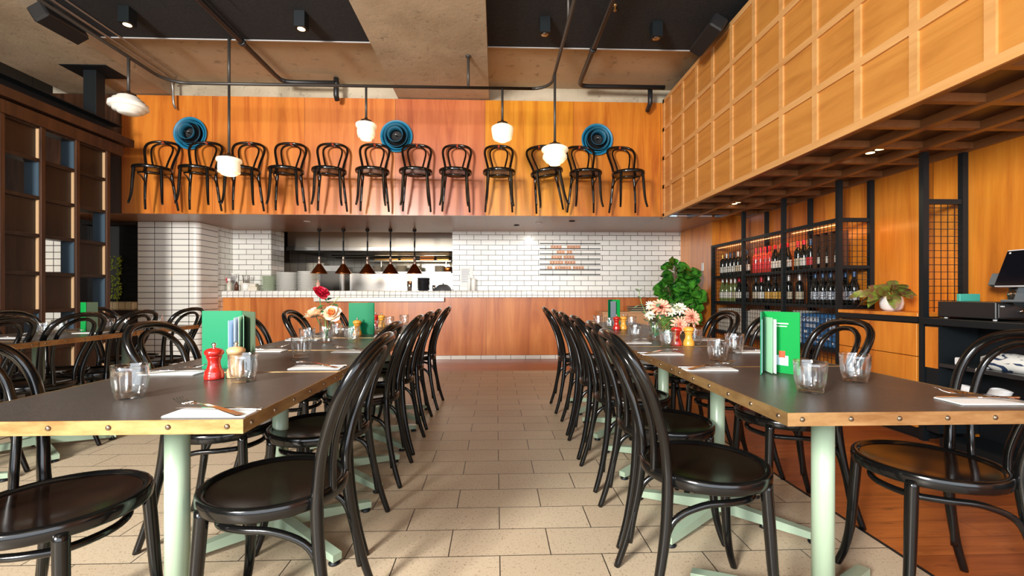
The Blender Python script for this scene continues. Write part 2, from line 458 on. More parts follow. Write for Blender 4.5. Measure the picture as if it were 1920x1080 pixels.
FOILS = {'red': newmat('red_foil',(.50,.01,.03),.3,.3), 'white': newmat('white_foil',(.62,.60,.57),.3,.3), 'blue': newmat('blue_foil',(.03,.07,.15),.3,.4), 'gold': newmat('gold_foil',(.55,.32,.07),.3,.8), 'black': newmat('black_foil',(.01,.01,.012),.35,.2)}
LAB = {'white': newmat('white_label',(.68,.66,.60),.6), 'red': newmat('red_label',(.55,.02,.025),.5), 'gold': newmat('ochre_label',(.60,.34,.06),.5), 'cream': newmat('cream_label',(.48,.42,.30),.6)}
def patlab():
    m = newmat('patterned_label', (.5,.5,.5), .5); g = G(m); g.color(g.ramp(g.noise(g.coord(), 90, 3, .8), [(.46,(.03,.06,.12)),(.54,(.62,.66,.70))])); return m
LAB['pattern'] = patlab()
BOXW = newmat('white_carton', (.55,.52,.46), .7); BOXB = newmat('blue_carton', (.02,.11,.27), .55)

# ------------------------------------------------------------------ room shell
struct(M().box(-7.2, 1.59, -3, 6.0, -.1, 0).build('floor', FLOORTILE))
struct(M().box(1.59, 3.45, -3, 6.0, -.1, 0).box(-7.2, 3.45, 6.0, 7.3, -.1, 0).build('floor', TIMBERFLOOR))
struct(M().box(1.583, 1.597, -3, 6.0, -.05, .002).build('trim_1', BLACKMETAL))
# kitchen floor and shell
struct(M().box(-4.6, 3.2, 7.45, 10.2, -.1, 0).build('floor', newmat('kitchen_quarry_floor', (.12,.05,.03), .5)))
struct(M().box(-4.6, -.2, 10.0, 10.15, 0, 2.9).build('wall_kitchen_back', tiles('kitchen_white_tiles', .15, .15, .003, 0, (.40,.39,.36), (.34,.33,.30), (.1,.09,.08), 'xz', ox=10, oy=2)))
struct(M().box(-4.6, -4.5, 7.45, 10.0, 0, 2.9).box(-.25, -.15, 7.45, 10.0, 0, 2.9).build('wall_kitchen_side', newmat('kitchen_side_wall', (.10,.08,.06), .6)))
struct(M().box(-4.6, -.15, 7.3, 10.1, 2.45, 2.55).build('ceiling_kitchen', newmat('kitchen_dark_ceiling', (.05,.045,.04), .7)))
# tiled back wall with the serving hatch left open
wb = M().box(-4.25, -3.585, 7.3, 7.45, 0, 2.06).box(-.705, 3.06, 7.3, 7.45, 0, 2.06).box(-3.585, -.705, 7.3, 7.45, 0, 1.03)
struct(wb.build('wall_back', BRICK))
struct(M().box(-3.60, -3.58, 7.31, 7.75, 1.07, 2.06).build('wall_hatch_reveal', BRICK_SIDE))
struct(M().box(-4.27, -4.17, 6.53, 7.3, 0, 2.05).build('wall_left_return', BRICK_SIDE))
# rounded tiled pillar on the left
pl = M()
poly = [(-4.985, 6.45)] + [(-4.16 - .08 + .08*math.sin(a), 6.53 - .08*math.cos(a)) for a in [k*PI/2/8 for k in range(9)]] + [(-4.16, 6.9), (-4.985, 6.9)]
b0 = len(pl.v); n = len(poly)
pl.prism(poly, 0, 2.06)
for k in range(len(pl.f)-9, len(pl.f)): pass
struct(pl.build('wall_pillar', STACK))
# plywood fascia over the counter
struct(M().box(-4.70, 2.2, 5.83, 5.95, 2.035, 3.525).build('wall_fascia', PLY))
struct(M().box(-5.6, -4.7005, 5.82, 5.95, 2.035, 3.525).build('wall_fascia_shade', DARKBATTEN))  # dark wood colour stands in for shade on the fascia's left end
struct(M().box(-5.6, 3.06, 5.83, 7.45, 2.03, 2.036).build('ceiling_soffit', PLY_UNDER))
struct(M().box(-5.6, 3.5, 5.90, 6.05, 3.525, 3.78).build('wall_concrete_band', CONC_LIGHT))
struct(M().box(-5.4, 3.5, 4.75, 6.0, 3.72, 3.80).build('ceiling', CEILPANEL))
struct(M().box(-4.1, -1.26, -3, 4.80, 3.68, 3.80).box(-.09, 3.45, -3, 4.84, 3.68, 3.80).build('ceiling_acoustic', BLACKCEIL))
struct(M().box(-4.1, -1.26, 4.80, 4.815, 3.672, 3.72).box(-.09, 2.3, 4.84, 4.855, 3.672, 3.72).build('trim_2', newmat('pale_metal_trim', (.55,.55,.55), .4)))
struct(M().box(-1.26, -.09, -3, 5.90, 3.54, 3.85).build('ceiling_beam', CONC))
struct(M().box(-5.37, -4.10, -3, 5.90, 3.54, 3.85).build('ceiling_beam', CONC))
struct(M().box(-7.2, -5.37, -3, 7.5, 3.75, 3.85).box(-5.37, -4.9, 6.0, 7.5, 3.75, 3.85).build('ceiling', newmat('shadowed_ceiling', (.07,.055,.04), .8)))  # the side room's shade is put into this dark ceiling colour
# left side behind the timber screen
struct(M().box(-7.2, -7.1, -3, 7.5, 0, 3.8).build('wall_left', DARKWOOD))
struct(M().box(-7.2, -4.985, 6.6, 6.75, 0, 3.8).build('wall_left_back', DARKWOOD))
struct(M().box(-7.1, -4.42, -3.05, -2.95, 0, 3.8).box(-4.42, 3.45, -3.05, -2.95, 3.35, 3.8).box(-4.42, 3.45, -3.05, -2.95, 0, .25).build('wall_front', DARKWOOD))  # unseen front wall; solid left part added to keep the side room dark
struct(M().box(-5.75, -5.35, 5.75, 5.95, 0, 2.06).build('wall_tiled_pier', STACK))
# right wall, stepping in by the fig
struct(M().box(3.31, 3.45, -3, 6.22, 0, 3.7).box(3.03, 3.45, 6.22, 7.45, 0, 3.7).build('wall_right', PLY_SIDE))
struct(M().box(3.2, 3.35, -3, 5.95, 3.3, 3.8).build('ceiling_void_back', BLACKCEIL))

# oak bulkhead with square battens
bx = 2.18
struct(M().box(bx+.014, bx+.06, -2.5, 5.83, 2.0755, 3.56).build('wall_bulkhead', OAK))
bt = M(); YS = [1.917-.366*k for k in range(12, 0, -1)] + [1.917+.366*k for k in range(11)]
ZS = [2.02, 2.392, 2.764, 3.136, 3.508]
for z in ZS: bt.box(bx, bx+.016, -2.5, 5.83, z, z+.05)
for y in YS:
    for k in range(4): bt.box(bx+.001, bx+.016, y-.024, y+.024, ZS[k]+.05, ZS[k+1])
struct(bt.build('trim_3', OAK_BATTEN))
struct(M().box(bx+.0165, 3.31, -2.5, 5.95, 2.0751, 2.09).build('ceiling_bulkhead', veneer('shaded_coffer_panel', (.055,.019,.006), (.075,.027,.009), (.035,.012,.004), axis='y', rough=.35)))  # shade under the bulkhead is put into this dark panel colour
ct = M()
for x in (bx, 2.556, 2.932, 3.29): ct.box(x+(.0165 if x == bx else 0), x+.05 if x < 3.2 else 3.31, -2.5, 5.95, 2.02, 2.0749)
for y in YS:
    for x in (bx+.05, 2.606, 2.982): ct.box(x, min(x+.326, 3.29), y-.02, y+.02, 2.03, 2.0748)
struct(ct.build('trim_4', veneer('shaded_coffer_batten', (.28,.12,.042), (.34,.15,.055), (.18,.07,.024), axis='y', rough=.35)))  # batten colour darkened too, for the shade under the bulkhead
struct(M().box(bx, bx+.05, 5.78, 5.83, 2.035, 3.56).build('trim_5', OAK_BATTEN))
# black services ledge over the bulkhead
struct(M().box(bx+.05, 3.4, -2.5, 5.9, 3.56, 3.60).build('ceiling_ledge', BLACKCEIL))

# ------------------------------------------------------------------ serving counter
ctr = thing('serving_counter', 'long timber-fronted serving counter with white tiled coping along the back', 'counter', (0, 7.0, 0))
M().box(-4.26, 3.02, .04, .28, .065, .965).build('front_panel', PLY_COUNTER, ctr)
nz = M()
prof = [(.28, .968), (0, .968), (0, 1.03)] + [(.04-.04*math.cos(a), 1.03+.04*math.sin(a)) for a in [k*PI/16 for k in range(1, 9)]] + [(.28, 1.07)]
b = len(nz.v)
for x in (-4.30, 3.02):
    for (y, z) in prof: nz.v.append((x, y, z))
k = len(prof)
for i in range(k):
    j = (i+1) % k; nz.face((b+i, b+j, b+k+j, b+k+i), False)
nz.face(tuple(range(b, b+k)), False); nz.face(tuple(range(b+2*k-1, b+k-1, -1)), False)
nz.build('coping', NOSE, ctr)
M().box(-4.26, 3.02, .03, .06, 0, .062).build('skirting', KICK, ctr)
M().box(-3.58, -.71, .28, .55, 1.02, 1.07).build('hatch_shelf', STEEL, ctr)
M().rbox(-2.78, -.8, -.03, -.001, .905, .965, .003).build('ticket_rail', newmat('pale_aluminium', (.62,.60,.55), .35, .3), ctr)

# ------------------------------------------------------------------ bentwood chair
def make_chair():
    t = thing('bentwood_chair', 'x', 'chair')
    n = 40
    M().lathe([(0,.436),(.185,.436),(.196,.431),(.203,.433),(.2055,.438),(.2065,.452),(.2055,.465),(.202,.4695),(.195,.471),(.187,.469),(.181,.4615)], n).build('seat_rim', LACQUER, t)
    M().lathe([(.180,.4605),(.165,.459),(.12,.452),(.06,.448),(0,.447)], n).build('seat', SEATPANEL, t)
    for s in (-1, 1):
        p = smooth([(s*.138,.135,.445),(s*.145,.143,.30),(s*.152,.152,.15),(s*.160,.168,.06),(s*.170,.188,.0)], 5)
        M().tube(p, lerp_list([.0185,.0175,.0155,.0135,.0125], len(p)), 12).build('leg', LACQUER, t)
    half = [(.178,-.250,0),(.168,-.214,.12),(.152,-.182,.28),(.138,-.168,.42),(.134,-.169,.50),(.150,-.186,.60),(.176,-.226,.72),(.182,-.260,.79),(.165,-.293,.845),(.115,-.318,.880),(.05,-.329,.893)]
    pts = [(-x,y,z) for x,y,z in half] + [(0,-.331,.895)] + list(reversed(half))
    p = smooth(pts, 5); q = lerp_list([.0125,.014,.0165,.0180,.0165,.0155,.0155,.016,.016,.0155,.0155,.016]+[.0155,.0155,.016,.016,.0155,.0155,.0165,.0180,.0165,.014,.0125], len(p))
    M().tube(p, q, 12).build('back_frame', LACQUER, t)
    half = [(.066,-.188,.455),(.070,-.188,.53),(.092,-.205,.63),(.112,-.242,.73),(.112,-.270,.79),(.090,-.294,.832),(.045,-.309,.858)]
    pts = [(-x,y,z) for x,y,z in half] + [(0,-.313,.864)] + list(reversed(half))
    M().tube(smooth(pts, 5), .0115, 10).build('inner_hoop', LACQUER, t)
    half = [(.163,-.205,.10),(.150,-.185,.24),(.146,-.150,.335),(.142,-.06,.378),(.132,.04,.384),(.095,.115,.384)]
    pts = [(-x,y,z) for x,y,z in half] + [(0,.148,.384)] + list(reversed(half))
    M().tube(smooth(pts, 5), .0105, 10).build('brace_hoop', LACQUER, t)
    return t
CH = Kit(make_chair())
# left table row, aisle side (backs to the aisle)
aisleL = [(-.665,1.39,92,'nearest bentwood chair with its back to the aisle, tucked under the left table row'),
 (-.76,1.97,90,'second chair from the camera on the aisle side of the left table row'),
 (-.76,2.58,91,'third chair from the camera on the aisle side of the left table row'),
 (-.77,3.08,88,'fourth chair from the camera on the aisle side of the left table row'),
 (-.78,3.60,92,'fifth chair from the camera on the aisle side of the left table row'),
 (-.76,4.18,89,'farthest chair on the aisle side of the left table row, next to the counter')]
for x,y,a,l in aisleL: CH.put((x,y,0),(0,0,R(a)),l,'chairs along the left table row')
wallL = [(-1.20,1.28,-90,'large foreground bentwood chair at bottom left, seat sliding under the left table'),
 (-1.18,2.02,-88,'chair with its loop between the near tumbler and the big green menu on the left'),
 (-1.18,2.66,-92,'chair mostly hidden behind the big open green menu on the left table row'),
 (-1.18,3.36,-86,'chair with its loop just left of the rose vase on the left table row'),
 (-1.18,4.15,-91,'chair half hidden behind the rose vase and flat green menu')]
for x,y,a,l in wallL: CH.put((x,y,0),(0,0,R(a)),l,'chairs along the left table row')
aisleR = [(.70,1.50,-92,'nearest bentwood chair with its back to the aisle at the right table row'),
 (.75,1.98,-91,'second chair from the camera on the aisle side of the right table row'),
 (.76,2.50,-89,'third chair from the camera on the aisle side of the right table row'),
 (.76,2.96,-90,'fourth chair from the camera on the aisle side of the right table row'),
 (.77,3.42,-92,'fifth chair from the camera on the aisle side of the right table row'),
 (.76,4.02,-90,'farthest chair on the aisle side of the right table row')]
for x,y,a,l in aisleR: CH.put((x,y,0),(0,0,R(a)),l,'chairs along the right table row')
wallR = [(1.46,1.48,80,'glossy foreground chair at bottom right with timber floor mirrored in its seat'),
 (1.36,2.10,88,'chair in front of the orange cabinet drawers, behind the right-hand tumbler'),
 (1.34,2.62,90,'chair partly behind the open green menu on the right table'),
 (1.32,3.12,92,'chair in front of the wine rack, left of the open green menu'),
 (1.26,3.68,88,'chair in front of the fig plant, behind the pink flowers')]
for x,y,a,l in wallR: CH.put((x,y,0),(0,0,R(a)),l,'chairs along the right table row')
farL = [(-2.95,2.52,90,'chair at the left picture edge on the near side of the far left table'),
 (-2.94,2.98,88,'chair in front of the green menu on the far left table'),
 (-2.94,3.44,91,'chair right of the green menu on the near side of the far left table'),
 (-2.93,4.00,86,'chair at the right end of the far left table, before the tiled pillar'),
 (-3.25,3.42,-90,'chair behind the far left table beside the dark timber screen, behind two tumblers'),
 (-3.25,4.14,-90,'chair behind the far left table, just right of its green menu')]
for x,y,a,l in farL: CH.put((x,y,0),(0,0,R(a)),l,'chairs around the far left table')

# chairs hanging on the fascia
ordn = ['first','second','third','fourth','fifth','sixth','seventh','eighth','ninth','tenth','eleventh','twelfth']
HX = [-4.13,-3.601,-3.081,-2.565,-2.051,-1.528,-1.002,-.492,.034,.55,1.069,1.592]
YAW = [15,14,13,12,11,9,7,2,1,0,4,3]; ROLL = [0,0,0,0,0,0,0,-1,0,9,0,1]
extra = {0:'beside the dark timber screen',1:'in front of the left blue lamp',2:'behind the tall lit pendant',6:'under the middle blue lamp',8:'under the tapered glowing pendant',9:'hung askew with its legs swung right',10:'behind the low right pendant',11:'nearest the oak bulkhead'}
pegs = None
for i, hx in enumerate(HX):
    a = YAW[i]; rot = Euler((0, R(ROLL[i]), R(180+a)), 'XYZ')
    hook = Vector((hx, 5.765, 2.905))
    base = hook - rot.to_matrix() @ (Vector((0, -.316, .88))*.965)
    l = f'hanging bentwood chair, {ordn[i]} from the left' + (', ' + extra[i] if i in extra else ', on the orange fascia')
    CH.put(tuple(base), rot, l, 'chairs hung on the plywood fascia').scale = (.965,)*3
    if pegs is None:
        q = M().tube([(0,.065,.0),(0,.0,.0),(0,-.03,.012)], [.011,.011,.013], 10).prism([(-.022,-.05),(.022,-.05),(.026,0),(-.026,0)], .062, .07, Matrix.Rotation(R(-90),4,'X')@Matrix.Translation((0,0,0))).build('hanging_peg', REDPEG)
        tag(q, 'x', 'wall peg'); PG = Kit(q); pegs = 1
    PG.put((hx, 5.76, 2.892), (0,0,0), f'red-brown wall peg holding the {ordn[i]} hanging chair from the left', 'pegs on the plywood fascia')

# ------------------------------------------------------------------ blue dish wall lamps
def blue_lamp():
    t = thing('dish_wall_lamp', 'x', 'wall lamp')
    def ring(ro, ri, z0, z1, nm, mt):
        M().lathe([(ri, z0),(ro, z1),(ro-.004, z1+.001),(ri-.004, z0+.002)], 48, ax='y', close=True).build(nm, mt, t)
    M().lathe([(0,.002),(.17,.002),(.205,.03),(.201,.033),(.168,.008),(0,.008)], 48, ax='y').build('back_dish', BLUE, t)
    M().lathe([(0,.009),(.145,.009),(.145,.0095)], 40, ax='y').build('dark_core', VOID, t)
    ring(.150,.118,.012,.075,'louvre_ring', BLUEIN); ring(.205,.165,.008,.036,'outer_ring', BLUE); ring(.098,.07,.02,.115,'inner_ring', BLUEIN)
    M().tube([(-.03,-.10,0),(.04,-.10,0)], .003, 8).build('lamp_pin', STEEL, t)
    M().tube([(0,-.01,0),(0,-.1,0)], .006, 8).build('lamp_stem', VOID, t)
    return t
BL = Kit(blue_lamp())
for (x, z, w) in ((-3.84,3.04,'leftmost, above two chairs'), (-1.27,3.035,'middle one, left of centre'), (1.31,3.025,'nearest the oak bulkhead')):
    BL.put((x, 5.829, z), (0,0,0), f'blue nested dish wall lamp on the orange fascia, {w}', 'blue dish lamps on the fascia')

# ------------------------------------------------------------------ tables
def make_table(w, d):
    t = thing('dining_table', 'x', 'table')
    hw, hd = w/2-.001, d/2-.001
    M().box(-hw+.003, hw-.003, -hd+.003, hd-.003, .722, .7492).build('tabletop', LAMINATE, t)
    e = M()
    for (x0,x1,y0,y1) in ((-hw,hw,-hd,-hd+.003),(-hw,hw,hd-.003,hd),(-hw,-hw+.003,-hd+.003,hd-.003),(hw-.003,hw,-hd+.003,hd-.003)): e.box(x0,x1,y0,y1,.7185,.750)
    e.build('edge_band', BRASS, t)
    st = M().lathe([(.0062,0),(.0056,.0020),(.0035,.0036),(0,.0042)], 12, ax='y').build('edge_rivet', STUD, t)
    first = True
    def rv(x, y, a):
        nonlocal first
        if first: first = False; o = st; o.location = (x,y,.7345); o.rotation_euler = (0,0,R(a))
        else: dup(st, None, (x,y,.7345), (0,0,R(a)), t)
    k = 6
    for i in range(k):
        x = -hw+.035+(2*hw-.07)*i/(k-1); rv(x, -hd, 0)
    for i in range(k):
        y = -hd+.035+(2*hd-.07)*i/(k-1); rv(hw, y, 90); rv(-hw, y, -90)
    M().lathe([(0,.06),(.031,.06),(.031,.70),(.0,.70)], 32).build('column', MINT, t)
    M().box(-.14,.14,-.14,.14,.700,.7185).build('mounting_plate', MINT, t)
    M().lathe([(.036,.05),(.036,.09),(.031,.095)], 24).build('collar', MINT, t)
    for a in (35, 145, 215, 325):
        T = Matrix.Rotation(R(a), 4, 'Z')
        f = M(); b = len(f.v)
        P = [(.0,-.022,.045),(.0,.022,.045),(.0,.022,.095),(.0,-.022,.095),(.385,-.019,.018),(.385,.019,.018),(.385,.019,.045),(.385,-.019,.045)]
        f.v += [tuple(T@Vector(q)) for q in P]
        for q in ((0,3,2,1),(4,5,6,7),(0,1,5,4),(1,2,6,5),(2,3,7,6),(3,0,4,7)): f.face(q, False)
        f.build('foot', MINT, t)
        M().lathe([(0,0),(.02,0),(.022,.006),(.012,.012),(.008,.02),(0,.02)], 14, (.365*math.cos(R(a)), .365*math.sin(R(a)), 0)).build('glide', BLACKMETAL, t)
    return t
TL = Kit(make_table(.71, .617))
pos = ['nearest table of the left row, bottle-free front edge facing the camera','second table from the camera in the left row','third table from the camera in the left row, holding the rose vase','fourth table from the camera in the left row','farthest table of the left row, before the counter']
pos[0] = 'nearest table of the left row, brass riveted front edge facing the camera'
ZL = [0, .002, .012, .004, .003]
for i in range(5): TL.put((-.915, 1.02+.3085+.62*i, ZL[i]*0), (0,0,0), pos[i], 'tables of the left row')
TR = Kit(make_table(.66, .66))
pos = ['nearest table of the right row, brass riveted corner towards the aisle','second table from the camera in the right row','third table from the camera in the right row, with red and golden mills','fourth table from the camera in the right row','farthest table of the right row, before the sideboard']
for i in range(5): TR.put((1.011, 1.03+.33+.664*i, 0), (0,0,0), pos[i], 'tables of the right row')
TF = Kit(make_table(.70, .70))
pos = ['far left table section at the left picture edge','middle section of the far left table, under its green menu','right end section of the far left table, before the tiled pillar']
for i in range(3): TF.put((-3.0, 2.36+.705*i, 0), (0,0,0), pos[i], 'far left tables by the timber screen')

TOP = .7502
# ------------------------------------------------------------------ tumblers
def tumbler_mesh():
    def mod(r, z, a):
        if z < .017 or z > .062: f = 0
        else: f = math.sin((z-.017)/.045*PI)
        return r*(1 + .03 - .10*f**.6*abs(math.sin(a*7)))/(1.03 if f == 0 else 1) if r > .03 else r
    outer = [(0,.001),(.030,.0),(.0335,.003),(.0335,.014),(.0350,.018),(.0368,.026),(.0382,.036),(.0393,.046),(.0402,.056),(.0410,.064),(.0418,.075),(.0424,.088)]
    inner = [(.0412,.0886),(.0400,.086),(.0392,.070),(.0375,.050),(.0350,.030),(.0310,.018),(.02,.0145),(0,.0135)]
    b = M().lathe(outer+inner, 84, mod=lambda r,z,a: mod(r,z,a))
    return b
tb = tumbler_mesh().build('tumbler', GLASS); tag(tb, 'x', 'glass'); TB = Kit(tb)
tl = [(-.984,1.249,'clear fluted tumbler at the near left, alone on the nearest left table'),
 (-.804,1.463,'clear fluted tumbler in front of the wooden mill beside the red mill'),
 (-.851,2.003,'clear fluted tumbler on the second left table, before the rose vase'),
 (-1.043,2.529,'clear fluted tumbler just left of the rose vase'),
 (-1.031,2.924,'clear fluted tumbler behind and right of the rose vase'),
 (-.832,2.631,'clear fluted tumbler in front of the small wooden mill, right of the rose vase'),
 (-.843,3.229,'clear fluted tumbler beside the right edge of the flat green menu'),
 (-.882,3.754,'clear fluted tumbler right of the farthest mills on the left row'),
 (-.818,4.05,'farthest tumbler standing at the end of the left table row'),
 (.891,1.248,'clear fluted tumbler standing before the open green menu on the right table'),
 (1.141,1.394,'clear fluted tumbler right of the open green menu'),
 (.924,1.846,'near tumbler of the pair on the second right table'),
 (1.127,2.093,'back tumbler of the pair on the second right table'),
 (.901,2.336,'clear fluted tumbler just left of the red mill and pink flowers'),
 (1.10,2.46,'clear fluted tumbler just right of the golden mill'),
 (.859,2.755,'clear fluted tumbler by the aisle, left of the pink flower vase'),
 (1.09,3.076,'clear fluted tumbler behind the pink flower vase'),
 (1.124,3.718,'clear fluted tumbler right of the farthest golden mill'),
 (.891,3.914,'tumbler at the far end of the right row, left of the small green menu'),
 (.90,3.56,'clear fluted tumbler in front of the farthest red mill'),
 (-3.007,3.103,'left tumbler of the pair on the far left table'),
 (-3.161,3.378,'right tumbler of the pair on the far left table'),
 (-2.953,3.536,'tumbler just right of the green menu on the far left table'),
 (-3.155,3.93,'tumbler on the far left table before the dark window'),
 (-2.964,4.05,'tumbler at the right end of the far left table')]
for x,y,l in tl: TB.put((x,y,TOP), (0,0,random.random()), l, 'clear fluted tumblers')

# ------------------------------------------------------------------ mills
def make_mill(mt, name='pepper_mill'):
    t = thing(name, 'x', 'mill')
    M().lathe([(0,0),(.0285,0),(.0290,.003),(.0290,.014),(.0275,.017),(.0280,.021),(.0265,.025),(.0215,.034),(.0185,.045),(.0178,.054),(.0190,.062),(.0225,.070),(.0235,.074),(0,.075)], 32).build('body', mt, t)
    M().lathe([(0,.0755),(.022,.0755),(.0265,.079),(.0285,.085),(.0275,.092),(.021,.098),(.010,.101),(0,.102)], 32).build('head', mt, t)
    M().lathe([(0,.102),(.006,.102),(.004,.105),(.0062,.108),(.0075,.112),(.0055,.117),(0,.119)], 16).build('knob', CHROME, t)
    return t
def mill(mt, x, y, l): 
    m = make_mill(mt); m.location = (x,y,TOP); tag(m, l)
mill(REDW,-.924,1.512,'glossy red mill on the nearest left table, left of the wooden mill')
mill(TANW,-.872,1.545,'pale wooden mill behind the tumbler on the nearest left table')
mill(OCHREW,-.925,3.04,'small golden wood mill standing before the flat green menu')
mill(REDW,-1.02,3.855,'farthest red mill on the left row, left of a wooden mill')
mill(OCHREW,-.945,3.76,'farthest wooden mill on the left table row')
mill(REDW,.965,2.381,'dark red mill under the pink flowers on the right table')
mill(OCHREW,1.030,2.375,'golden wood mill under the pink flowers on the right table')
mill(REDW,.930,3.449,'farthest red mill on the right row, before the small green menu')
mill(OCHREW,.99,3.47,'farthest golden mill on the right row, beside the small green menu')

# ------------------------------------------------------------------ place settings
def rounded(w, h, r, n=4):
    P = []
    for cx, cy, a0 in ((w-r,h-r,0),(-w+r,h-r,90),(-w+r,-h+r,180),(w-r,-h+r,270)):
        for k in range(n+1): a = R(a0+90*k/n); P.append((cx+r*math.cos(a), cy+r*math.sin(a)))
    return P
nap = M().prism(rounded(.095,.040,.006), 0, .0012).prism(rounded(.094,.0385,.006), .0013, .0026).build('paper_napkin', PAPER); tag(nap,'x','napkin'); NK = Kit(nap)
def fork_mesh():
    t = thing('fork','x','fork')
    p = smooth([(-.095,0,.002),(-.06,0,.005),(-.01,0,.008),(.03,0,.007),(.045,0,.004)],4)
    h = M(); N = len(p); wid = lerp_list([.009,.008,.0045,.003,.005], N)
    def fn(u,v):
        i = min(int(round(u*(N-1))),N-1); q = p[i]; return (q.x, (v-.5)*2*wid[i], q.z)
    h.patch(fn, N-1, 2)
    b = len(h.v)
    for i in range(N):
        q = p[i]; h.v += [(q.x,-wid[i],q.z-.002),(q.x,wid[i],q.z-.002)]
    for i in range(N-1): h.face((b+2*i,b+2*i+2,b+2*i+3,b+2*i+1)); 
    h.build('handle', CHROME, t)
    hd = M(); hd.patch(lambda u,v:(.043+u*.02, (v-.5)*(.012+.012*min(1,u*1.6)), .004+.001*u-.004*math.sin(v*PI)*u),5,5)
    hd.patch(lambda u,v:(.043+u*.02, (.5-v)*(.012+.012*min(1,u*1.6)), .0028+.001*u-.004*math.sin(v*PI)*u),5,5)
    for k in range(4):
        y = -.0102+.0068*k
        hd.tube([(.060,y,.0035),(.075,y,.002),(.09,y,.005),(.100,y,.010)], [.0018,.0016,.0014,.0009], 6)
    hd.build('tines', CHROME, t); return t
def knife_mesh():
    t = thing('table_knife','x','knife')
    M().tube([(-.105,0,.0035),(-.10,0,.0035),(-.05,0,.0035),(-.01,0,.0035),(.0,0,.0035)], [.002,.0035,.0033,.0028,.002],8).build('handle', CHROME, t)
    M().prism([(0,-.003),(.02,-.0085),(.08,-.0085),(.10,-.004),(.107,.003),(0,.003)], .0028, .0040).build('blade', CHROME, t); return t
FK = Kit(fork_mesh()); KN = Kit(knife_mesh())
st = [(-.660,1.078,-1,'at the front right corner of the nearest left table'),
 (-1.130,1.62,1,'left of the red mill on the nearest left table'),
 (-.672,1.72,-1,'beside the aisle on the second left table'),
 (-1.12,2.23,1,'far side of second left table, right of big green menu'),
 (-.685,2.19,-1,'beside the aisle, behind the second left table'),
 (-1.16,2.76,1,'left of the rose vase'),
 (-.69,2.96,-1,'right of the small golden mill on the left row'),
 (-1.13,3.52,1,'behind the rose vase tumbler on the left row'),
 (.782,1.635,1,'in front of the pair of tumblers on the right row'),
 (.760,2.05,1,'by the aisle on the second right table'),
 (1.262,1.125,-1,'at the front right of the nearest right table'),
 (.775,2.52,1,'by the aisle behind the left tumbler on the right row'),
 (1.24,2.11,-1,'behind the open green menu on the right row'),
 (1.26,2.66,-1,'right of the golden mill near the wine rack'),
 (-3.06,2.93,1,'at the left picture edge on the far left table'),
 (-2.86,3.28,-1,'in front of the green menu on the far left table'),
 (-2.88,3.86,-1,'near the right end of the far left table')]
for i,(x,y,d,w) in enumerate(st):
    a = 0 if d > 0 else 180
    j = (random.random()-.5)*5
    NK.put((x,y,TOP), (0,0,R(a+j)), f'white folded napkin {w}', 'paper napkins')
    KN.put((x-.004*d,y+.016,TOP+.0032), (0,0,R(a+j+ (4 if d>0 else -4))), f'steel knife {w}', 'table knives')
    FK.put((x+.008*d,y-.006,TOP+.0125), (0,R(-5),R(a+j+(16 if d>0 else -18))), f'steel fork {w}', 'forks')

# ------------------------------------------------------------------ menus
def slab(m, p0, p1, z0, z1, th):
    d = Vector((p1[0]-p0[0], p1[1]-p0[1], 0)); L = d.length; a = math.atan2(d.y, d.x)
    T = Matrix.Translation((p0[0],p0[1],0)) @ Matrix.Rotation(a,4,'Z')
    m.box(0, L, -th/2, th/2, z0, z1, T); return T, L
def menu(label, L, Sp, Rr, h, inner=None, cover=(GREEN,GREEN), z=TOP):
    t = thing('menu_folder', label, 'menu', (Sp[0],Sp[1],z), (0,0,0), 'green menu folders')
    l = (L[0]-Sp[0], L[1]-Sp[1]); r = (Rr[0]-Sp[0], Rr[1]-Sp[1])
    m = M(); slab(m, l, (0,0), 0, h, .0035); m.build('cover', cover[0], t)
    m = M(); slab(m, (0,0), r, 0, h, .0035); m.build('cover', cover[1], t)
    m = M(); m.tube([(0,0,.0),(0,0,h)], .004, 8); m.build('spine', cover[0], t)
    return t, l, r
def page(t, a, b, z0, z1, mt, name='page', lean=0):
    m = M(); T, L = slab(m, a, b, z0, z1, .0009); return m.build(name, mt, t), T, L
# big menu, near left
t, l, r = menu('big open green menu folder standing on the nearest left table', (-1.085,1.705), (-.945,1.715), (-.832,1.587), .215, cover=(GREEN,GREENDK))
page(t, (.018,-.120), (.004,-.014), .004, .185, PAPERBLUE, 'loose_page'); page(t, (.036,-.118), (.006,-.014), .004, .195, PAPERBLUE); page(t, (.050,-.115), (.008,-.014), .004, .198, PAPER); page(t, (.066,-.112), (.010,-.014), .004, .20, PAPERMINT)
# flat menu
menu('flat green menu folder with its plain cover facing the camera behind the rose vase', (-1.003,3.11), (-.832,3.104), (-.90,3.22), .215)
# right menu
t, l, r = menu('open green menu with printed pages on the nearest right table', (.908,1.515), (.968,1.60), (1.035,1.50), .215, cover=(GREEN,GREENL))
def textlines(t, T, L, z0, z1, side, rows, mt=INK, w=.5):
    m = M()
    for i in range(rows):
        z = z1-(z1-z0)*(i+.5)/rows; ww = L*(w*(.55+.45*random.random()))
        m.box(L/2-ww/2, L/2+ww/2, side*.0006, side*.0009, z-.0022, z+.0022, T)
    m.build('print', mt, t)
o, T, L = page(t, (-.054,-.082), (-.012,-.014), .006, .190, PAPERBLUE); textlines(t, T, L, .03, .16, -1, 9)
o, T, L = page(t, (-.020,-.085), (-.006,-.012), .004, .196, PAPERMINT)
o, T, L = page(t, (-.008,-.088), (-.002,-.012), .004, .19, PAPER)
m = M()
d = Vector((1.035-.968, 1.50-1.60, 0)); T = Matrix.Rotation(math.atan2(d.y,d.x),4,'Z')
m.box(.045,.085,-.0030,-.0022,.028,.062,T).build('printed_picture', newmat('blue_white_print', (.45,.62,.70), .5), t)
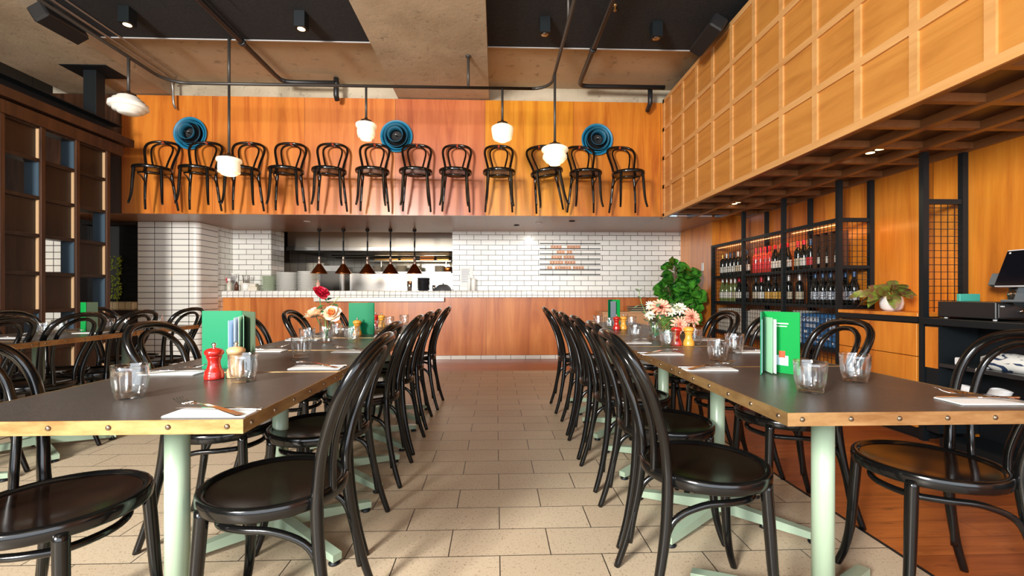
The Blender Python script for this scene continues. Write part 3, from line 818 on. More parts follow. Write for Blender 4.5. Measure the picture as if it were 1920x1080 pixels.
M().box(.055,.075,-.0038,-.0031,.055,.078,T).build('printed_spot', newmat('red_print', (.7,.08,.03), .5), t)
M().box(.035,.085,-.0030,-.0022,.172,.176,T).box(.045,.08,-.0030,-.0022,.163,.166,T).build('print', PAPER, t)
M().tube([(.012,-.022,.055),(.004,-.026,.06),(.002,-.014,.055)],.0012,6).tube([(.012,-.022,.105),(.004,-.026,.11),(.002,-.014,.105)],.0012,6).tube([(.012,-.022,.155),(.004,-.026,.16),(.002,-.014,.155)],.0012,6).build('binder_ring', CHROME, t)
# small far right menu
t, l, r = menu('small green menu folder at the far end of the right table row', (1.055,4.21), (1.11,4.27), (1.168,4.21), .22, cover=(GREEN,GREENL))
page(t, (-.03,-.05), (.02,-.06), .004, .205, GREYPL, 'loose_page')
# far left menu
menu('closed bright green menu folder standing on the far left table', (-3.03,3.40), (-2.965,3.365), (-2.935,3.43), .215, cover=(GREENL,GREENDK))

# ------------------------------------------------------------------ flowers
def petal(m, base, az, tilt, ln, wd, cup, curl=0.0, n=5):
    """one petal: grows from base, direction azimuth az, tilt 0 = upright, 90 = flat"""
    A = Matrix.Rotation(az,3,'Z')
    def fn(u, v):
        s = (v-.5)*2; w = wd*math.sin(PI*min(1,(.12+.88*u)**.8*.93))**.7
        th = tilt + curl*u*u
        y = ln*u*math.sin(tilt+curl*u*.5); z = ln*u*math.cos(tilt+curl*u*.5)
        x = s*w; cz = cup*s*s*w
        q = Vector((x, y - cz*math.cos(th), z + cz*math.sin(th)))
        return Vector(base) + A @ q
    m.patch(fn, n, 4)
def rose(name, label, cat, loc, stem_to, size, mats, tilt=(0,0), parts=22):
    t = thing(name, label, cat, loc, (0,0,0), 'cut flowers')
    T = Euler((R(tilt[0]),R(tilt[1]),0)).to_matrix()
    hd = thing_part('bloom', t, (0,0,0), (R(tilt[0]),R(tilt[1]),0))
    mo = M(); mi = M()
    for i in range(parts):
        f = i/(parts-1); az = i*2.4
        m = mi if f < .4 else mo
        petal(m, (0,0,-size*.25), az, R(6+62*f), size*(.62+.30*f), size*(.26+.30*f), .35-.2*f, R(-18+48*f))
    mo.build('outer_petals', mats[0], hd); mi.build('inner_petals', mats[1], hd)
    s = Vector(stem_to)-Vector(loc)
    pts = smooth([T@Vector((0,0,-size*.2)), T@Vector((0,0,-size*.5)) + s*.15, s*.6+Vector((.005,0,0)), s], 5)
    M().tube(pts, .0025, 8).build('stem', LEAFS, t)
    return t
def thing_part(name, parent, loc, rot):
    o = bpy.data.objects.new(name, None); S.collection.objects.link(o); o.parent = parent; o.location = loc; o.rotation_euler = rot; o.empty_display_size = .02; return o
def leaf(m, base, d, ln, wd, droop=.3, fold=.25, up=Vector((0,0,1)), n=6, shape=1.0):
    d = Vector(d).normalized(); side = d.cross(up); 
    if side.length < .01: side = Vector((1,0,0))
    side.normalize(); nn = side.cross(d)
    def fn(u, v):
        s = (v-.5)*2; w = wd*math.sin(PI*min(1,(u**shape)*.97+.03))**.75
        return Vector(base) + d*(ln*u) + side*(s*w) + nn*(abs(s)*w*fold) - Vector((0,0,1))*(droop*ln*u*u)
    m.patch(fn, n, 4)
vase_mod = lambda r,z,a: r*(1+.03*math.cos(a*10)) if (z > .012 and r > .03) else r
def vase(label, x, y, h=.135, r=.037):
    v = M().lathe([(0,0),(r*.88,0),(r*.95,.004),(r*.93,.03),(r,.06),(r*1.02,h),(r*.94,h+.0005),(r*.90,.06),(r*.82,.03),(r*.75,.014),(0,.013)], 60, mod=vase_mod).build('glass_vase', GLASS, None, (x,y,TOP)); tag(v, label, 'vase')
vx, vy = -.973, 2.62
vase('cut glass vase holding three roses on the left table row', vx, vy)
rose('rose','large cream rose, the lower left bloom in the glass vase','flower',(vx-.055,vy-.02,.915),(vx+.01,vy,TOP+.02),.078,(ROSECREAM,ROSECREAM),(14,-16))
rose('rose','peach rose with orange centre, right bloom in the glass vase','flower',(vx+.042,vy-.03,.915),(vx-.008,vy,TOP+.02),.066,(ROSECREAM,ROSEPEACH),(48,12))
rose('rose','crimson red rose rising highest above the glass vase','flower',(vx-.028,vy+.0,1.035),(vx+.004,vy+.006,TOP+.02),.06,(ROSERED,ROSERED),(25,35))
sp = M()
for (b_,d_,l_,w_) in (((vx+.0,vy,.985),(-.3,-.3,.5),.05,.02),((vx+.01,vy,.99),(.6,-.3,.4),.055,.02),((vx+.02,vy,.965),(.9,-.4,.1),.06,.022),((vx-.005,vy,.96),(-.5,-.6,-.1),.05,.02),((vx+.0,vy,.94),(.1,-.8,-.3),.05,.022),((vx+.01,vy,.975),(.2,-.7,.3),.05,.02),((vx-.08,vy,.90),(-.9,-.3,.1),.06,.018)): leaf(sp,b_,d_,l_,w_)
sp2 = M().tube(smooth([(vx,vy,TOP+.02),(vx,vy,.9),(vx+.03,vy,.96),(vx+.075,vy,1.01)],5), .002, 8).tube(smooth([(vx-.01,vy,TOP+.02),(vx-.01,vy,.88),(vx-.06,vy,.90),(vx-.085,vy,.90)],5), .0018, 8)
t = thing('rose_foliage','green rose leaves and bud stem spreading from the glass vase','foliage',(0,0,0)); sp.build('leaves', LEAFS, t); sp2.build('stem', LIME, t)
# right arrangement
vx, vy = .955, 2.68
vase('clear glass vase with pink and white flowers on the right table row', vx, vy)
def dahlia(label, loc, size, mt, tilt, name='dahlia'):
    t = thing(name, label, 'flower', loc, (0,0,0), 'cut flowers')
    hd = thing_part('bloom', t, (0,0,0), (R(tilt[0]),R(tilt[1]),R(tilt[2]) if len(tilt)>2 else 0))
    m = M()
    for i in range(46):
        f = i/45; petal(m, (0,0,0), i*2.4, R(12+85*f), size*(.45+.55*f), size*(.10+.05*f), .5, R(25), 4)
    m.build('petals', mt, hd)
    s = Vector((vx,vy,TOP+.02))-Vector(loc)
    M().tube(smooth([Vector((0,0,0)), s*.3+Vector((0,.01,-.01)), s*.7, s],5), .0025, 8).build('stem', LEAFS, t)
dahlia('coral pink dahlia on the upper left of the flower arrangement', (vx+.03,vy-.02,.945), .075, DAHLIA, (48,-14))
dahlia('coral pink dahlia drooping on the far right of the flower arrangement', (vx+.21,vy-.03,.885), .07, DAHLIA, (62,42))
dahlia('coral pink dahlia low in the middle of the flower arrangement', (vx+.13,vy-.06,.845), .06, DAHLIA, (75,10))
for i,(dx,dy,dz,s,w) in enumerate(((.15,.0,.94,.05,'top right'),(-.035,-.02,.90,.035,'far left'),(.09,-.02,.925,.04,'centre'),(.19,.02,.925,.035,'right edge'),(-.02,.02,.955,.035,'upper left'))):
    dahlia(f'small cream white flower at the {w} of the arrangement', (vx+dx,vy+dy,dz), s, WHITEPET, (40+8*i,-20+12*i), 'white_flower')
t = thing('mixed_foliage','grey green and fern foliage spilling from the right table vase','foliage',(0,0,0))
fm = M(); fs = M()
for i in range(46):
    a = random.uniform(0,2*PI); rr = random.uniform(.02,.13); z = random.uniform(.80,.99)
    bx_, by_ = vx+.07+rr*math.cos(a)*1.2, vy+rr*math.sin(a)*.6
    leaf(fm, (bx_,by_,z), (math.cos(a),math.sin(a)*.6-.2,random.uniform(-.3,.8)), random.uniform(.03,.06), random.uniform(.008,.018))
    if i % 2 == 0: fs.tube(smooth([(vx,vy,TOP+.03),(vx+.02,vy,.86),(bx_,by_,z)],4), .0012, 6)
for k in range(5):
    b_ = Vector((vx-.05-.012*k, vy, .86+.045*k)); leaf(fm, b_, (-.6,-.3,.6), .045, .012); leaf(fm, b_, (.6,-.3,.7), .04, .011)
fs.tube(smooth([(vx,vy,TOP+.03),(vx-.03,vy,.85),(vx-.08,vy,.97),(vx-.10,vy,1.06)],5), .0014, 6)
fm.build('leaves', EUC, t); fs.build('stem', LIME, t)
fern = M()
for s in range(5):
    b_ = Vector((vx+.02+.02*s, vy-.04, .90-.01*s)); dr = Vector((random.uniform(-.3,.3), -.4, -1)).normalized()
    for k in range(10):
        q = b_ + dr*(.011*k)
        leaf(fern, q, (.8,-.2,-.3), .022-.0012*k, .003); leaf(fern, q, (-.8,-.2,-.3), .022-.0012*k, .003)
fern.build('fern_fronds', LIME, t)

# ------------------------------------------------------------------ fiddle leaf fig
t = thing('potted_fig','tall fiddle-leaf fig with big glossy leaves in the corner by the wine rack','plant',(2.60,6.42,0))
M().lathe([(0,0),(.15,0),(.19,.34),(.20,.36),(.185,.36),(.17,.33),(0,.32)], 32).build('pot', newmat('dark_pot',(.05,.045,.04),.6), t)
tr = M(); lf = M()
trunks = [[(0,0,.3),(.02,.0,.8),(0,0,1.15),(-.02,0,1.42)], [(.03,0,.3),(.12,-.03,.9),(.20,-.02,1.30)], [(-.02,0,.3),(-.08,-.05,.8),(-.14,-.06,1.12)], [(.03,0,.3),(.14,-.03,.7),(.24,-.05,1.0)]]
for tk in trunks: tr.tube(smooth(tk,5), lerp_list([.016,.010,.006], (len(tk)-1)*5+1), 8)
for ti, tk in enumerate(trunks):
    P = smooth(tk, 12); N = len(P)
    cnt = (56,40,36,32)[ti]
    for i in range(cnt):
        f = .36 + .64*i/(cnt-1); q = P[min(int(f*(N-1)),N-1)]
        a = i*2.4 + ti; up = random.uniform(-.25,.55)+.7*max(0,f-.75)*4*.5
        ln = random.uniform(.15,.23)
        d_ = Vector((math.cos(a), math.sin(a)*.7-.2, up)); d_.normalize()
        if q.x + d_.x*(ln+.06) > .36: d_.x *= .45
        b_ = q + d_*random.uniform(.02,.07)
        tr.tube([q, b_], .003, 6)
        leaf(lf, b_, d_, ln, ln*.44, random.uniform(.1,.5), .16, up=Vector((random.uniform(-.6,.6),-random.uniform(.4,1.1),.6)), n=8, shape=1.3)
tr.build('trunk', BARK, t); lf.build('foliage', LEAF, t)

# prayer plant in a white pot
t = thing('prayer_plant','prayer plant with red-green patterned leaves in a white pot on the orange cabinet','plant',(3.13,3.46,.892))
M().lathe([(0,0),(.05,0),(.07,.02),(.078,.06),(.072,.10),(.066,.115),(.060,.112),(.06,.09),(0,.09)], 32).build('pot', PORC, t)
lf = M(); stm = M()
for i in range(26):
    a = i*2.4; f = i/25; tilt = .25+.9*f
    d_ = Vector(((math.cos(a)*.55 if math.cos(a) > 0 else math.cos(a))*math.sin(tilt)-.25, math.sin(a)*math.sin(tilt), math.cos(tilt)*.55))
    q = Vector((math.cos(a)*.03, math.sin(a)*.03, .10)); e = q + d_*random.uniform(.06,.12)
    stm.tube([q, (q+e)/2+Vector((0,0,.02)), e], .0022, 6)
    leaf(lf, e, d_+Vector((0,0,.1)), random.uniform(.11,.16), random.uniform(.034,.048), random.uniform(.3,.7), .10, up=Vector((-.3,-.9,.7)))
for (dx,dy) in ((-.16,-.02),(-.15,.08),(-.09,-.12)):
    leaf(lf, (dx*.5,dy*.5,.13), (dx,dy,-.03), .14, .045, .6, .1)
lf.build('leaves', PRAYER, t); stm.build('stems', LIME, t)

# ------------------------------------------------------------------ wine rack
RK = thing('wine_rack', 'black steel wine rack with wire mesh doors against the orange timber wall', 'rack', (0,0,0))
RY = [3.84, 4.60, 5.36, 6.15]; XF, XB = 2.98, 3.285
pm = M().box(-.02,.02,-.0175,.0175,0,2.018).build('post', BLACKMETAL, RK, (XF+.02, RY[0], 0))
for (x,y) in [(XF+.02,RY[1]),(XF+.02,RY[2])] + [(XB,RY[i]) for i in (0,1,2)]: dup(pm, None, (x,y,0), None, RK)
M().box(-.02,.02,-.02,.02,0,1.69).build('end_post', BLACKMETAL, RK, (XF+.02, RY[3]-.02, 0))
def rail(nm, x0,x1,y0,y1,z0,z1): return M().rbox(x0,x1,y0,y1,z0,z1,.002).build(nm, BLACKMETAL, RK)
for k in range(3):
    a, b = RY[k]+.018, RY[k+1]-.018
    rail('top_rail', XF+.002,XF+.036,a,b,1.655,1.69)
    for z in (.505, .895, 1.235):
        rail('shelf', XF+.012, XB+.02, a, b, z, z+.03)
    M().box(XF+.06, XF+.075, a+.05, b-.05, 1.640, 1.648).build('light_strip', STRIP, RK)
    w = M()
    nv = int((b-a)/.05)
    for i in range(1, nv+1):
        y = a+(b-a)*i/(nv+1); w.box(XF+.003, XF+.0062, y-.0021, y+.0021, .06, 1.655)
    z = .1
    while z < 1.64: w.box(XF, XF+.003, a, b, z-.0021, z+.0021); z += .05
    w.build('wire_mesh', BLACKMETAL, RK)
rail('end_rail', XF+.04, XB-.02, RY[0]-.015, RY[0]+.015, 1.655, 1.69); rail('end_rail', XF+.04, XB-.02, RY[0]-.015, RY[0]+.015, 1.245, 1.275)
rail('kick_rail', XF, XF+.035, RY[0]+.018, RY[3]-.018, .0, .06)
w = M()
for i in range(1, 5): x = XF+.04+.045*i; w.box(x-.0021,x+.0021,RY[0]-.012,RY[0]-.009,.9,1.655)
z = .95
while z < 1.64: w.box(XF+.04,XB-.02,RY[0]-.009,RY[0]-.006,z-.0021,z+.0021); z += .05
w.build('wire_mesh', BLACKMETAL, RK)
area('rack_strip_glow', (3.06, 4.6, 1.62), (3.25, 4.6, 1.2), .05, 1.9, 3.5, (1,.42,.12), 170).rotation_euler = (Euler((0,R(-25),0)))

# bottles
_b = {}
def bottle(kind, glass, foil, lab, x, y, z, label, group):
    key = (kind, glass.name, foil, lab)
    if key not in _b:
        t = thing('wine_bottle', 'x', 'bottle')
        if kind == 'bord': pr = [(0,0),(.036,0),(.0375,.004),(.0375,.185),(.034,.205),(.020,.222),(.0148,.235),(.0140,.262)]
        else: pr = [(0,0),(.039,0),(.041,.004),(.041,.145),(.038,.170),(.028,.205),(.018,.235),(.0150,.255),(.0145,.262)]
        M().lathe(pr+[(0,.262)], 24).build('glass_body', glass, t)
        M().lathe([(.0152,.238),(.0156,.262),(.0156,.297),(.0145,.301),(0,.301)], 20).build('foil_cap', FOILS[foil], t)
        r = .0379 if kind == 'bord' else .0414
        M().lathe([(r,.045),(r+.0002,.046),(r+.0002,.120),(r,.121)], 28).build('label_band', LAB[lab], t)
        _b[key] = Kit(t)
    return _b[key].put((x,y,z), (0,0,0), label, group)
U, Lw = 1.2652, .9252
bays = {1:'bay beside the fig', 2:'middle bay', 3:'bay nearest the cabinet'}
rows = [
 (1,U,'upper',[(6.06,'bord',BG_DARK,'gold','white'),(5.955,'bord',BG_DARK,'white','white'),(5.86,'bord',BG_DARK,'blue','white'),(5.765,'bord',BG_DARK,'black','white'),(5.67,'bord',BG_DARK,'white','cream'),(5.57,'bord',BG_DARK,'white','white'),(5.46,'bord',BG_DARK,'blue','white')]),
 (2,U,'upper',[(5.27,'bord',BG_RED,'red','red'),(5.18,'bord',BG_RED,'red','red'),(5.09,'bord',BG_RED,'red','red'),(5.0,'bord',BG_RED,'red','red'),(4.90,'burg',BG_DARK,'red','white'),(4.79,'burg',BG_DARK,'red','white'),(4.69,'burg',BG_DARK,'red','white')]),
 (3,U,'upper',[(4.52,'bord',BG_DARK,'red','cream'),(4.43,'burg',BG_DARK,'red','white'),(4.335,'bord',BG_DARK,'blue','red')]),
 (1,Lw,'lower',[(6.06,'burg',BG_GREEN,'white','white'),(5.95,'burg',BG_GREEN,'white','white'),(5.84,'bord',BG_GREEN,'white','white'),(5.74,'bord',BG_GREEN,'white','cream'),(5.64,'burg',BG_DARK,'red','white'),(5.50,'bord',BG_DARK,'black','white')]),
 (2,Lw,'lower',[(5.27,'bord',BG_DARK,'black','cream'),(5.16,'bord',BG_DARK,'red','white'),(5.02,'burg',BG_DARK,'white','gold'),(4.90,'burg',BG_DARK,'black','gold'),(4.77,'burg',BG_DARK,'black','gold'),(4.67,'bord',BG_DARK,'white','cream')]),
 (3,Lw,'lower',[(4.50,'bord',BG_DARK,'white','cream'),(4.27,'burg',BG_DARK,'blue','pattern'),(4.17,'burg',BG_DARK,'blue','pattern'),(4.07,'burg',BG_DARK,'blue','pattern'),(3.96,'burg',BG_DARK,'blue','pattern')])]
cname = {'near_black_bottle_glass':'dark','rose_wine_bottle':'pink rosé','pale_green_bottle':'pale green'}
for bay, z, rn, L in rows:
    for i, (y,k,gl,fo,la) in enumerate(L):
        bottle(k, gl, fo, la, 3.10, y, z, f'{cname[gl.name]} bottle, {fo} cap, {la} label, {ordn[i]} from left, {rn} shelf, {bays[bay]}', 'wine bottles in the rack')
for i, (x, y) in enumerate(((3.2,4.22),(3.2,4.12),(3.2,4.02),(3.2,3.92))):
    bottle('burg', BG_DARK, 'blue', 'pattern', x, y, Lw, f'blue capped bottle, {ordn[i]} in the back row, lower shelf, by the prayer plant', 'wine bottles in the rack')
# boxed bottles on the upper shelf and cartons below
for i, y in enumerate((4.19, 4.08, 3.97)):
    t = thing('bottle_gift_box', f'dark framed bottle display box on the upper rack shelf, {ordn[i]} from the left', 'box', (3.10, y, U), (0,0,0), 'bottle boxes on the rack')
    m = M()
    for (a0,a1,b0,b1,c0,c1) in ((-.05,.05,-.050,-.044,0,.33),(-.05,.05,.044,.050,0,.33),(-.05,.05,-.044,.044,0,.006),(-.05,.05,-.044,.044,.324,.33),(.044,.05,-.044,.044,.006,.324)): m.box(a0,a1,b0,b1,c0,c1)
    m.build('case', newmat('dark_timber_case',(.10,.04,.02),.5) if i == 0 else bpy.data.materials['dark_timber_case'], t)
    M().lathe([(0,.0),(.034,0),(.034,.17),(.014,.22),(.014,.28),(0,.285)], 20, (0,0,.008)).build('bottle', BG_DARK, t)
    M().lathe([(.0345,.04),(.0345,.10)], 20, (0,0,.008)).build('label_band', LAB['white'], t)
for (y0,y1,h,mt,l) in ((6.05,5.78,.30,BOXW,'white carton on the bottom rack shelf next to the fig'),(5.72,5.45,.28,BOXW,'white carton on the bottom rack shelf, second from the fig'),(5.28,4.98,.30,BOXW,'white carton on the bottom shelf of the middle rack bay'),(4.50,4.40,.32,BOXW,'narrow white carton left of the blue cartons')):
    c = M().rbox(3.03,3.24,y1,y0,0,h,.003).build('carton', mt, None, (0,0,.5355)); tag(c, l, 'carton', 'cartons on the bottom rack shelf')
for i,(y0,y1) in enumerate(((4.06,4.375),(3.865,4.05))):
    t = thing('printed_carton', 'blue printed carton on the bottom rack shelf, ' + ('the left one, showing its whole lettering' if i == 0 else 'the right one, beside the orange drawers'), 'carton', (3.03, y0, .5355), (0,0,0), 'cartons on the bottom rack shelf')
    M().rbox(0,.2,0,y1-y0,0,.30,.003).build('box', BOXB, t)
    rz = (R(90),0,R(-90))
    W2 = y1-y0
    text_mesh('GIGIIDEI' if i == 0 else 'GIGI', .062, 'lettering', PAPER, t, (-.002, W2-.015, .225), rz)
    m = M(); random.seed(3+i)
    for k in range(3): m.box(-.002,0, W2-.20+.0*k, W2-.06, .195-.012*k, .200-.012*k)
    for r_ in range(3):
        for c_ in range(5 if i == 0 else 3):
            y = .03+.05*c_; z_ = .03+.04*r_
            if random.random() < .75: m.box(-.002,0,y,y+random.uniform(.015,.035),z_,z_+random.uniform(.012,.028))
    m.build('print', PAPER, t)

# ------------------------------------------------------------------ orange drawer cabinet
t = thing('drawer_cabinet', 'orange veneered drawer cabinet with black top band carrying the prayer plant', 'cabinet', (0,0,0))
M().box(3.0,3.305,3.085,3.815,.0,.84).build('body', BLACKMETAL, t)
M().rbox(2.975,3.305,3.08,3.82,.865,.891,.002).build('top', CAB_FRONT, t); M().box(2.978,3.3,3.082,3.818,.825,.864).build('top_band', BLACKMETAL, t)
for (z0,z1) in ((.585,.815),(.34,.58),(.08,.335)): M().rbox(2.978,2.998,3.09,3.81,z0,z1,.0015).build('drawer', CAB_FRONT, t)
# divider frame between cabinet and till counter
t = thing('mesh_divider', 'black steel frame with square wire mesh standing between plant cabinet and till counter', 'divider', (0,0,0))
for x in (3.0, 3.285): M().box(x-.02,x+.02,3.04,3.075,0,2.018).build('post', BLACKMETAL, t)
M().box(3.02,3.265,3.045,3.07,1.655,1.69).build('top_rail', BLACKMETAL, t)
w = M()
for i in range(1, 5): x = 3.02+.049*i; w.box(x-.0021,x+.0021,3.05,3.053,.90,1.655)
z = .93
while z < 1.64: w.box(3.02,3.265,3.053,3.056,z-.0021,z+.0021); z += .05
w.build('wire_mesh', BLACKMETAL, t)
# black till counter
t = thing('till_counter', 'long black counter with open niche under the till at the right edge', 'counter', (0,0,0))
M().rbox(2.96,3.309,-.4,3.035,.815,.86,.003).build('worktop', BLACKMETAL, t)
M().box(2.99,3.3,2.94,3.03,.08,.81).build('side_panel', BLACKMETAL, t); M().box(2.982,2.9895,2.945,3.03,.52,.80).build('veneer_strip', CAB_FRONT, t)
M().box(3.27,3.305,-.4,2.935,.0,.81).build('back_panel', newmat('black_backboard',(.008,.009,.011),.35), t)
sm_ = newmat('satin_black_shelf',(.02,.022,.024),.28)
M().rbox(2.985,3.268,-.4,2.935,.535,.56,.002).build('niche_shelf', sm_, t); M().rbox(2.985,3.268,-.4,2.935,.36,.38,.002).build('niche_shelf', sm_, t)
M().box(2.99,3.265,-.4,2.935,.0,.06).build('plinth', BLACKMETAL, t)
# till things
t = thing('cash_drawer', 'black cash drawer with a chrome lock on the till counter', 'cash drawer', (3.02,2.62,.8605))
M().rbox(0,.275,0,.36,.012,.115,.004).build('case', newmat('till_black',(.012,.013,.014),.35), t)
M().rbox(.012,.263,-.006,-.0005,.02,.105,.002).build('drawer_front', newmat('till_front_black',(.02,.021,.023),.3), t)
M().lathe([(0,0),(.011,0),(.011,.006),(.006,.009),(0,.009)],20,(.15,-.006,.06),ax='y').build('lock', CHROME, t)
text_mesh('VERA', .012, 'badge', PAPER, t, (.02,-.0065,.086), (R(90),0,0))
for x,y in ((.03,.03),(.245,.03),(.03,.33),(.245,.33)): M().lathe([(0,0),(.01,0),(.01,.012),(0,.012)],12,(x,y,0)).build('foot', WHITEPL, t)
t = thing('till_monitor', 'tilted black touchscreen till monitor with pale top edge', 'monitor', (3.06,2.50,.98))
T = Matrix.Rotation(R(22),4,'Y')
M().rbox(0,.02,-.28,.20,.10,.345,.004,T).build('bezel', WHITEPL, t); M().box(-.003,-.0005,-.275,.195,.104,.335,T).build('screen', SCREEN, t)
M().rbox(.03,.10,-.05,.10,.0,.16,.01,T).build('stand', GREYPL, t)
M().rbox(-.02,.14,-.08,.115,-.003,.012,.004).build('stand_foot', GREYPL, t)
M().rbox(.022,.06,.201,.26,.12,.20,.003,T).build('side_reader', GREYPL, t)
M().lathe([(0,0),(.006,0),(.006,.002),(0,.002)],12,(0,0,0),ax='x',T=T@Matrix.Translation((-.006,.175,.32))).build('corner_pad', WHITEPL, t)
t = thing('coffee_grinder_stack', 'small black and chrome stacked puck dispenser on the cash drawer', 'dispenser', (3.20,2.66,.9762))
M().lathe([(0,0),(.036,0),(.038,.01),(.038,.035)],28).build('base', newmat('dark_ring',(.02,.02,.02),.3), t)
M().lathe([(0,.0355),(.040,.0355),(.042,.045),(.042,.065),(.03,.068),(0,.068)],28).build('ring', CHROME, t)
M().lathe([(0,.0685),(.034,.0685),(.034,.09),(.024,.092),(.024,.118),(0,.118)],28).build('neck', bpy.data.materials['dark_ring'], t)
M().lathe([(0,.1185),(.034,.1185),(.036,.124),(.0,.128)],28).build('cap', CHROME, t)
tag(M().rbox(-.07,.07,-.012,.012,0,.05,.003).build('green_box', newmat('sea_green_card',(.05,.36,.28),.6), None, (3.12,2.87,.9765)), 'sea green card box on the cash drawer under the monitor', 'box')
t = thing('card_terminal', 'slate grey card terminal at the right edge beside the cash drawer', 'card terminal', (3.12,2.36,.8605), (0,0,R(10)))
M().rbox(-.05,.08,-.06,.06,0,.11,.01).build('body', GREYPL, t); M().box(-.02,.03,-.0612,-.0602,.085,.093).build('badge', PAPER, t)
def lathe_item(nm, prof, mt, loc, l, cat, cap=None, grp=None):
    t = thing(nm, l, cat, loc, (0,0,0), grp); M().lathe(prof, 24).build('body', mt, t)
    if cap: M().lathe([(0,prof[-1][1]+.0003),(.005,prof[-1][1]+.0003),(.008,prof[-1][1]+.008),(.004,prof[-1][1]+.014),(0,prof[-1][1]+.014)],14).build('knob', cap, t)
mp = [(0,0),(.026,0),(.027,.02),(.018,.045),(.022,.07),(.018,.078),(.026,.086),(.020,.10),(0,.104)]
for i,(x,mt,nm) in enumerate(((3.09,TANW,'beech'),(3.15,REDW,'red'),(3.205,REDW,'dark red'),(3.255,TANW,'pale beech'))):
    lathe_item('spare_mill', mp, mt, (x,3.0,.8605), f'spare {nm} mill behind the wire mesh, {ordn[i]} from the left', 'mill', CHROME, 'spare mills behind the mesh')
# niche contents
t = thing('cloth_bag', 'white bag with blue pattern on the shelf under the till', 'bag', (3.12,2.60,.5605))
def pat2():
    m = newmat('blue_white_bag_print',(.6,.6,.6),.7); g = G(m); g.color(g.ramp(g.noise(g.coord(),14,2,.6,1.5),[(.50,(.66,.66,.62)),(.53,(.01,.03,.08))])); return m
m = M(); m.lathe([(0,0),(.075,0),(.095,.03),(.09,.07),(.06,.095),(0,.105)], 24, mod=lambda r,z,a: r*(1+.10*math.sin(3*a)+.05*math.sin(7*a+z*40))); 
o = m.build('bag_body', pat2(), t); o.scale = (.9,2.0,1)
tag(M().rbox(-.02,.02,-.03,.03,0,.05,.006).build('charger_plug', WHITEPL, None, (3.03,2.83,.5605)), 'white plug adapter left of the patterned bag under the till', 'plug')
cb = M()
for k in range(9):
    cb.tube([( .035*math.cos(a)+.004*k, .055*math.sin(a), .012+.006*k+.004*math.sin(2*a)) for a in [i*2*PI/24 for i in range(24)]], .0035, 8, closed=True)
tag(cb.build('cable_coil', WHITEPL, None, (3.035,2.63,.3805)), 'larger coiled white cable on the low shelf under the till, by the white cord', 'cable')
cb = M()
for k in range(7):
    cb.tube([( .03*math.cos(a), .05*math.sin(a)+.005*k, .012+.006*k) for a in [i*2*PI/24 for i in range(24)]], .0035, 8, closed=True)
tag(cb.build('cable_coil', WHITEPL, None, (3.035,2.80,.3805)), 'smaller coiled white cable on the low shelf under the till', 'cable')
tag(M().tube(smooth([(3.06,2.69,.565),(2.99,2.69,.568),(2.972,2.69,.54),(2.975,2.69,.46),(2.99,2.695,.395),(3.03,2.70,.385)],6), .004, 8).build('power_cord', WHITEPL), 'white cord hanging from the bag shelf to the low shelf under the till', 'cord')
tag(M().tube(smooth([(2.95,2.9,.006),(2.86,2.5,.006),(2.93,2.1,.006),(2.84,1.9,.006),(2.9,1.55,.006)],8), .006, 8).build('floor_cable', BLACKMETAL), 'black cable lying on the timber floor below the till counter', 'cable')

# ------------------------------------------------------------------ sideboard at the end of the aisle
t = thing('sideboard', 'low light timber sideboard against the counter front behind the small green menu', 'sideboard', (1.56,6.55,0))
M().rbox(0,.74,0,.42,.735,.757,.002).build('top', CAB_LIGHT, t); M().box(.01,.73,.012,.41,.0,.7345).build('body', CAB_LIGHT, t)
for k in range(2): M().rbox(.02+.355*k,.365+.355*k,-.006,.0115,.52,.725,.002).build('drawer', CAB_LIGHT, t); M().rbox(.02+.355*k,.365+.355*k,-.006,.0115,.05,.51,.002).build('door', CAB_LIGHT, t)
for k in range(6):
    o = M().rbox(-.13,.13,-.12,.12,0,.011,.003).build('serving_tray', newmat('tray_cream',(.45,.38,.22),.6) if k == 0 else (SLATE if k%2 else bpy.data.materials['tray_cream']), None, (2.14+.004*(k%3), 6.74, .7572+.0135*k), (0,0,R(3*k-6)))
    tag(o, f'flat tray in the low stack on the sideboard, {["lowest","second","third","fourth","fifth","topmost"][k]} of the stack', 'tray', 'trays stacked on the sideboard')

# ------------------------------------------------------------------ plates and things on the counter
CT = 1.0705
def plate(r, h, mt, nm='dinner_plate'): 
    o = M().lathe([(0,0),(r*.58,0),(r*.62,.003),(r*.97,h-.003),(r,h-.001),(r*.995,h+.001),(r*.96,h+.001),(r*.64,.006),(0,.005)], 36).build(nm, mt); tag(o,'x','plate'); return Kit(o)
ORD = ['lowest','second','third','fourth','fifth','sixth','seventh','eighth','ninth','tenth','eleventh','twelfth','thirteenth','fourteenth','fifteenth','sixteenth','seventeenth','eighteenth','nineteenth']
def stack(kit, x, y, z, n, step, label, group):
    for i in range(n): kit.put((x+random.uniform(-.003,.003), y+random.uniform(-.002,.002), z+step*i), (0,0,0), f'{ORD[i]} plate up in {label}', group)
stack(plate(.118,.012,PORCG), -3.55, 7.16, CT, 15, .0155, 'the low pale green stack, left on the counter', 'plates in the left stack')
stack(plate(.158,.012,PORC), -3.27, 7.18, CT, 18, .016, 'the wide white middle stack on the counter', 'plates in the middle stack')
stack(plate(.140,.012,PORC), -2.965, 7.18, CT, 19, .016, 'the tall white right stack, behind the crimson rose', 'plates in the right stack')
stack(plate(.118,.016,SLATE), -1.15, 7.20, CT, 16, .0125, 'the black stack on the counter under the heat lamps', 'black plates on the counter')
t = thing('spray_bottle','clear spray bottle with red trigger on the left of the counter','bottle',(-4.12,7.12,CT))
M().lathe([(0,0),(.035,0),(.036,.01),(.036,.10),(.02,.13),(.012,.15),(0,.15)],24).build('body', newmat('cloudy_plastic',(.62,.60,.5),.3), t)
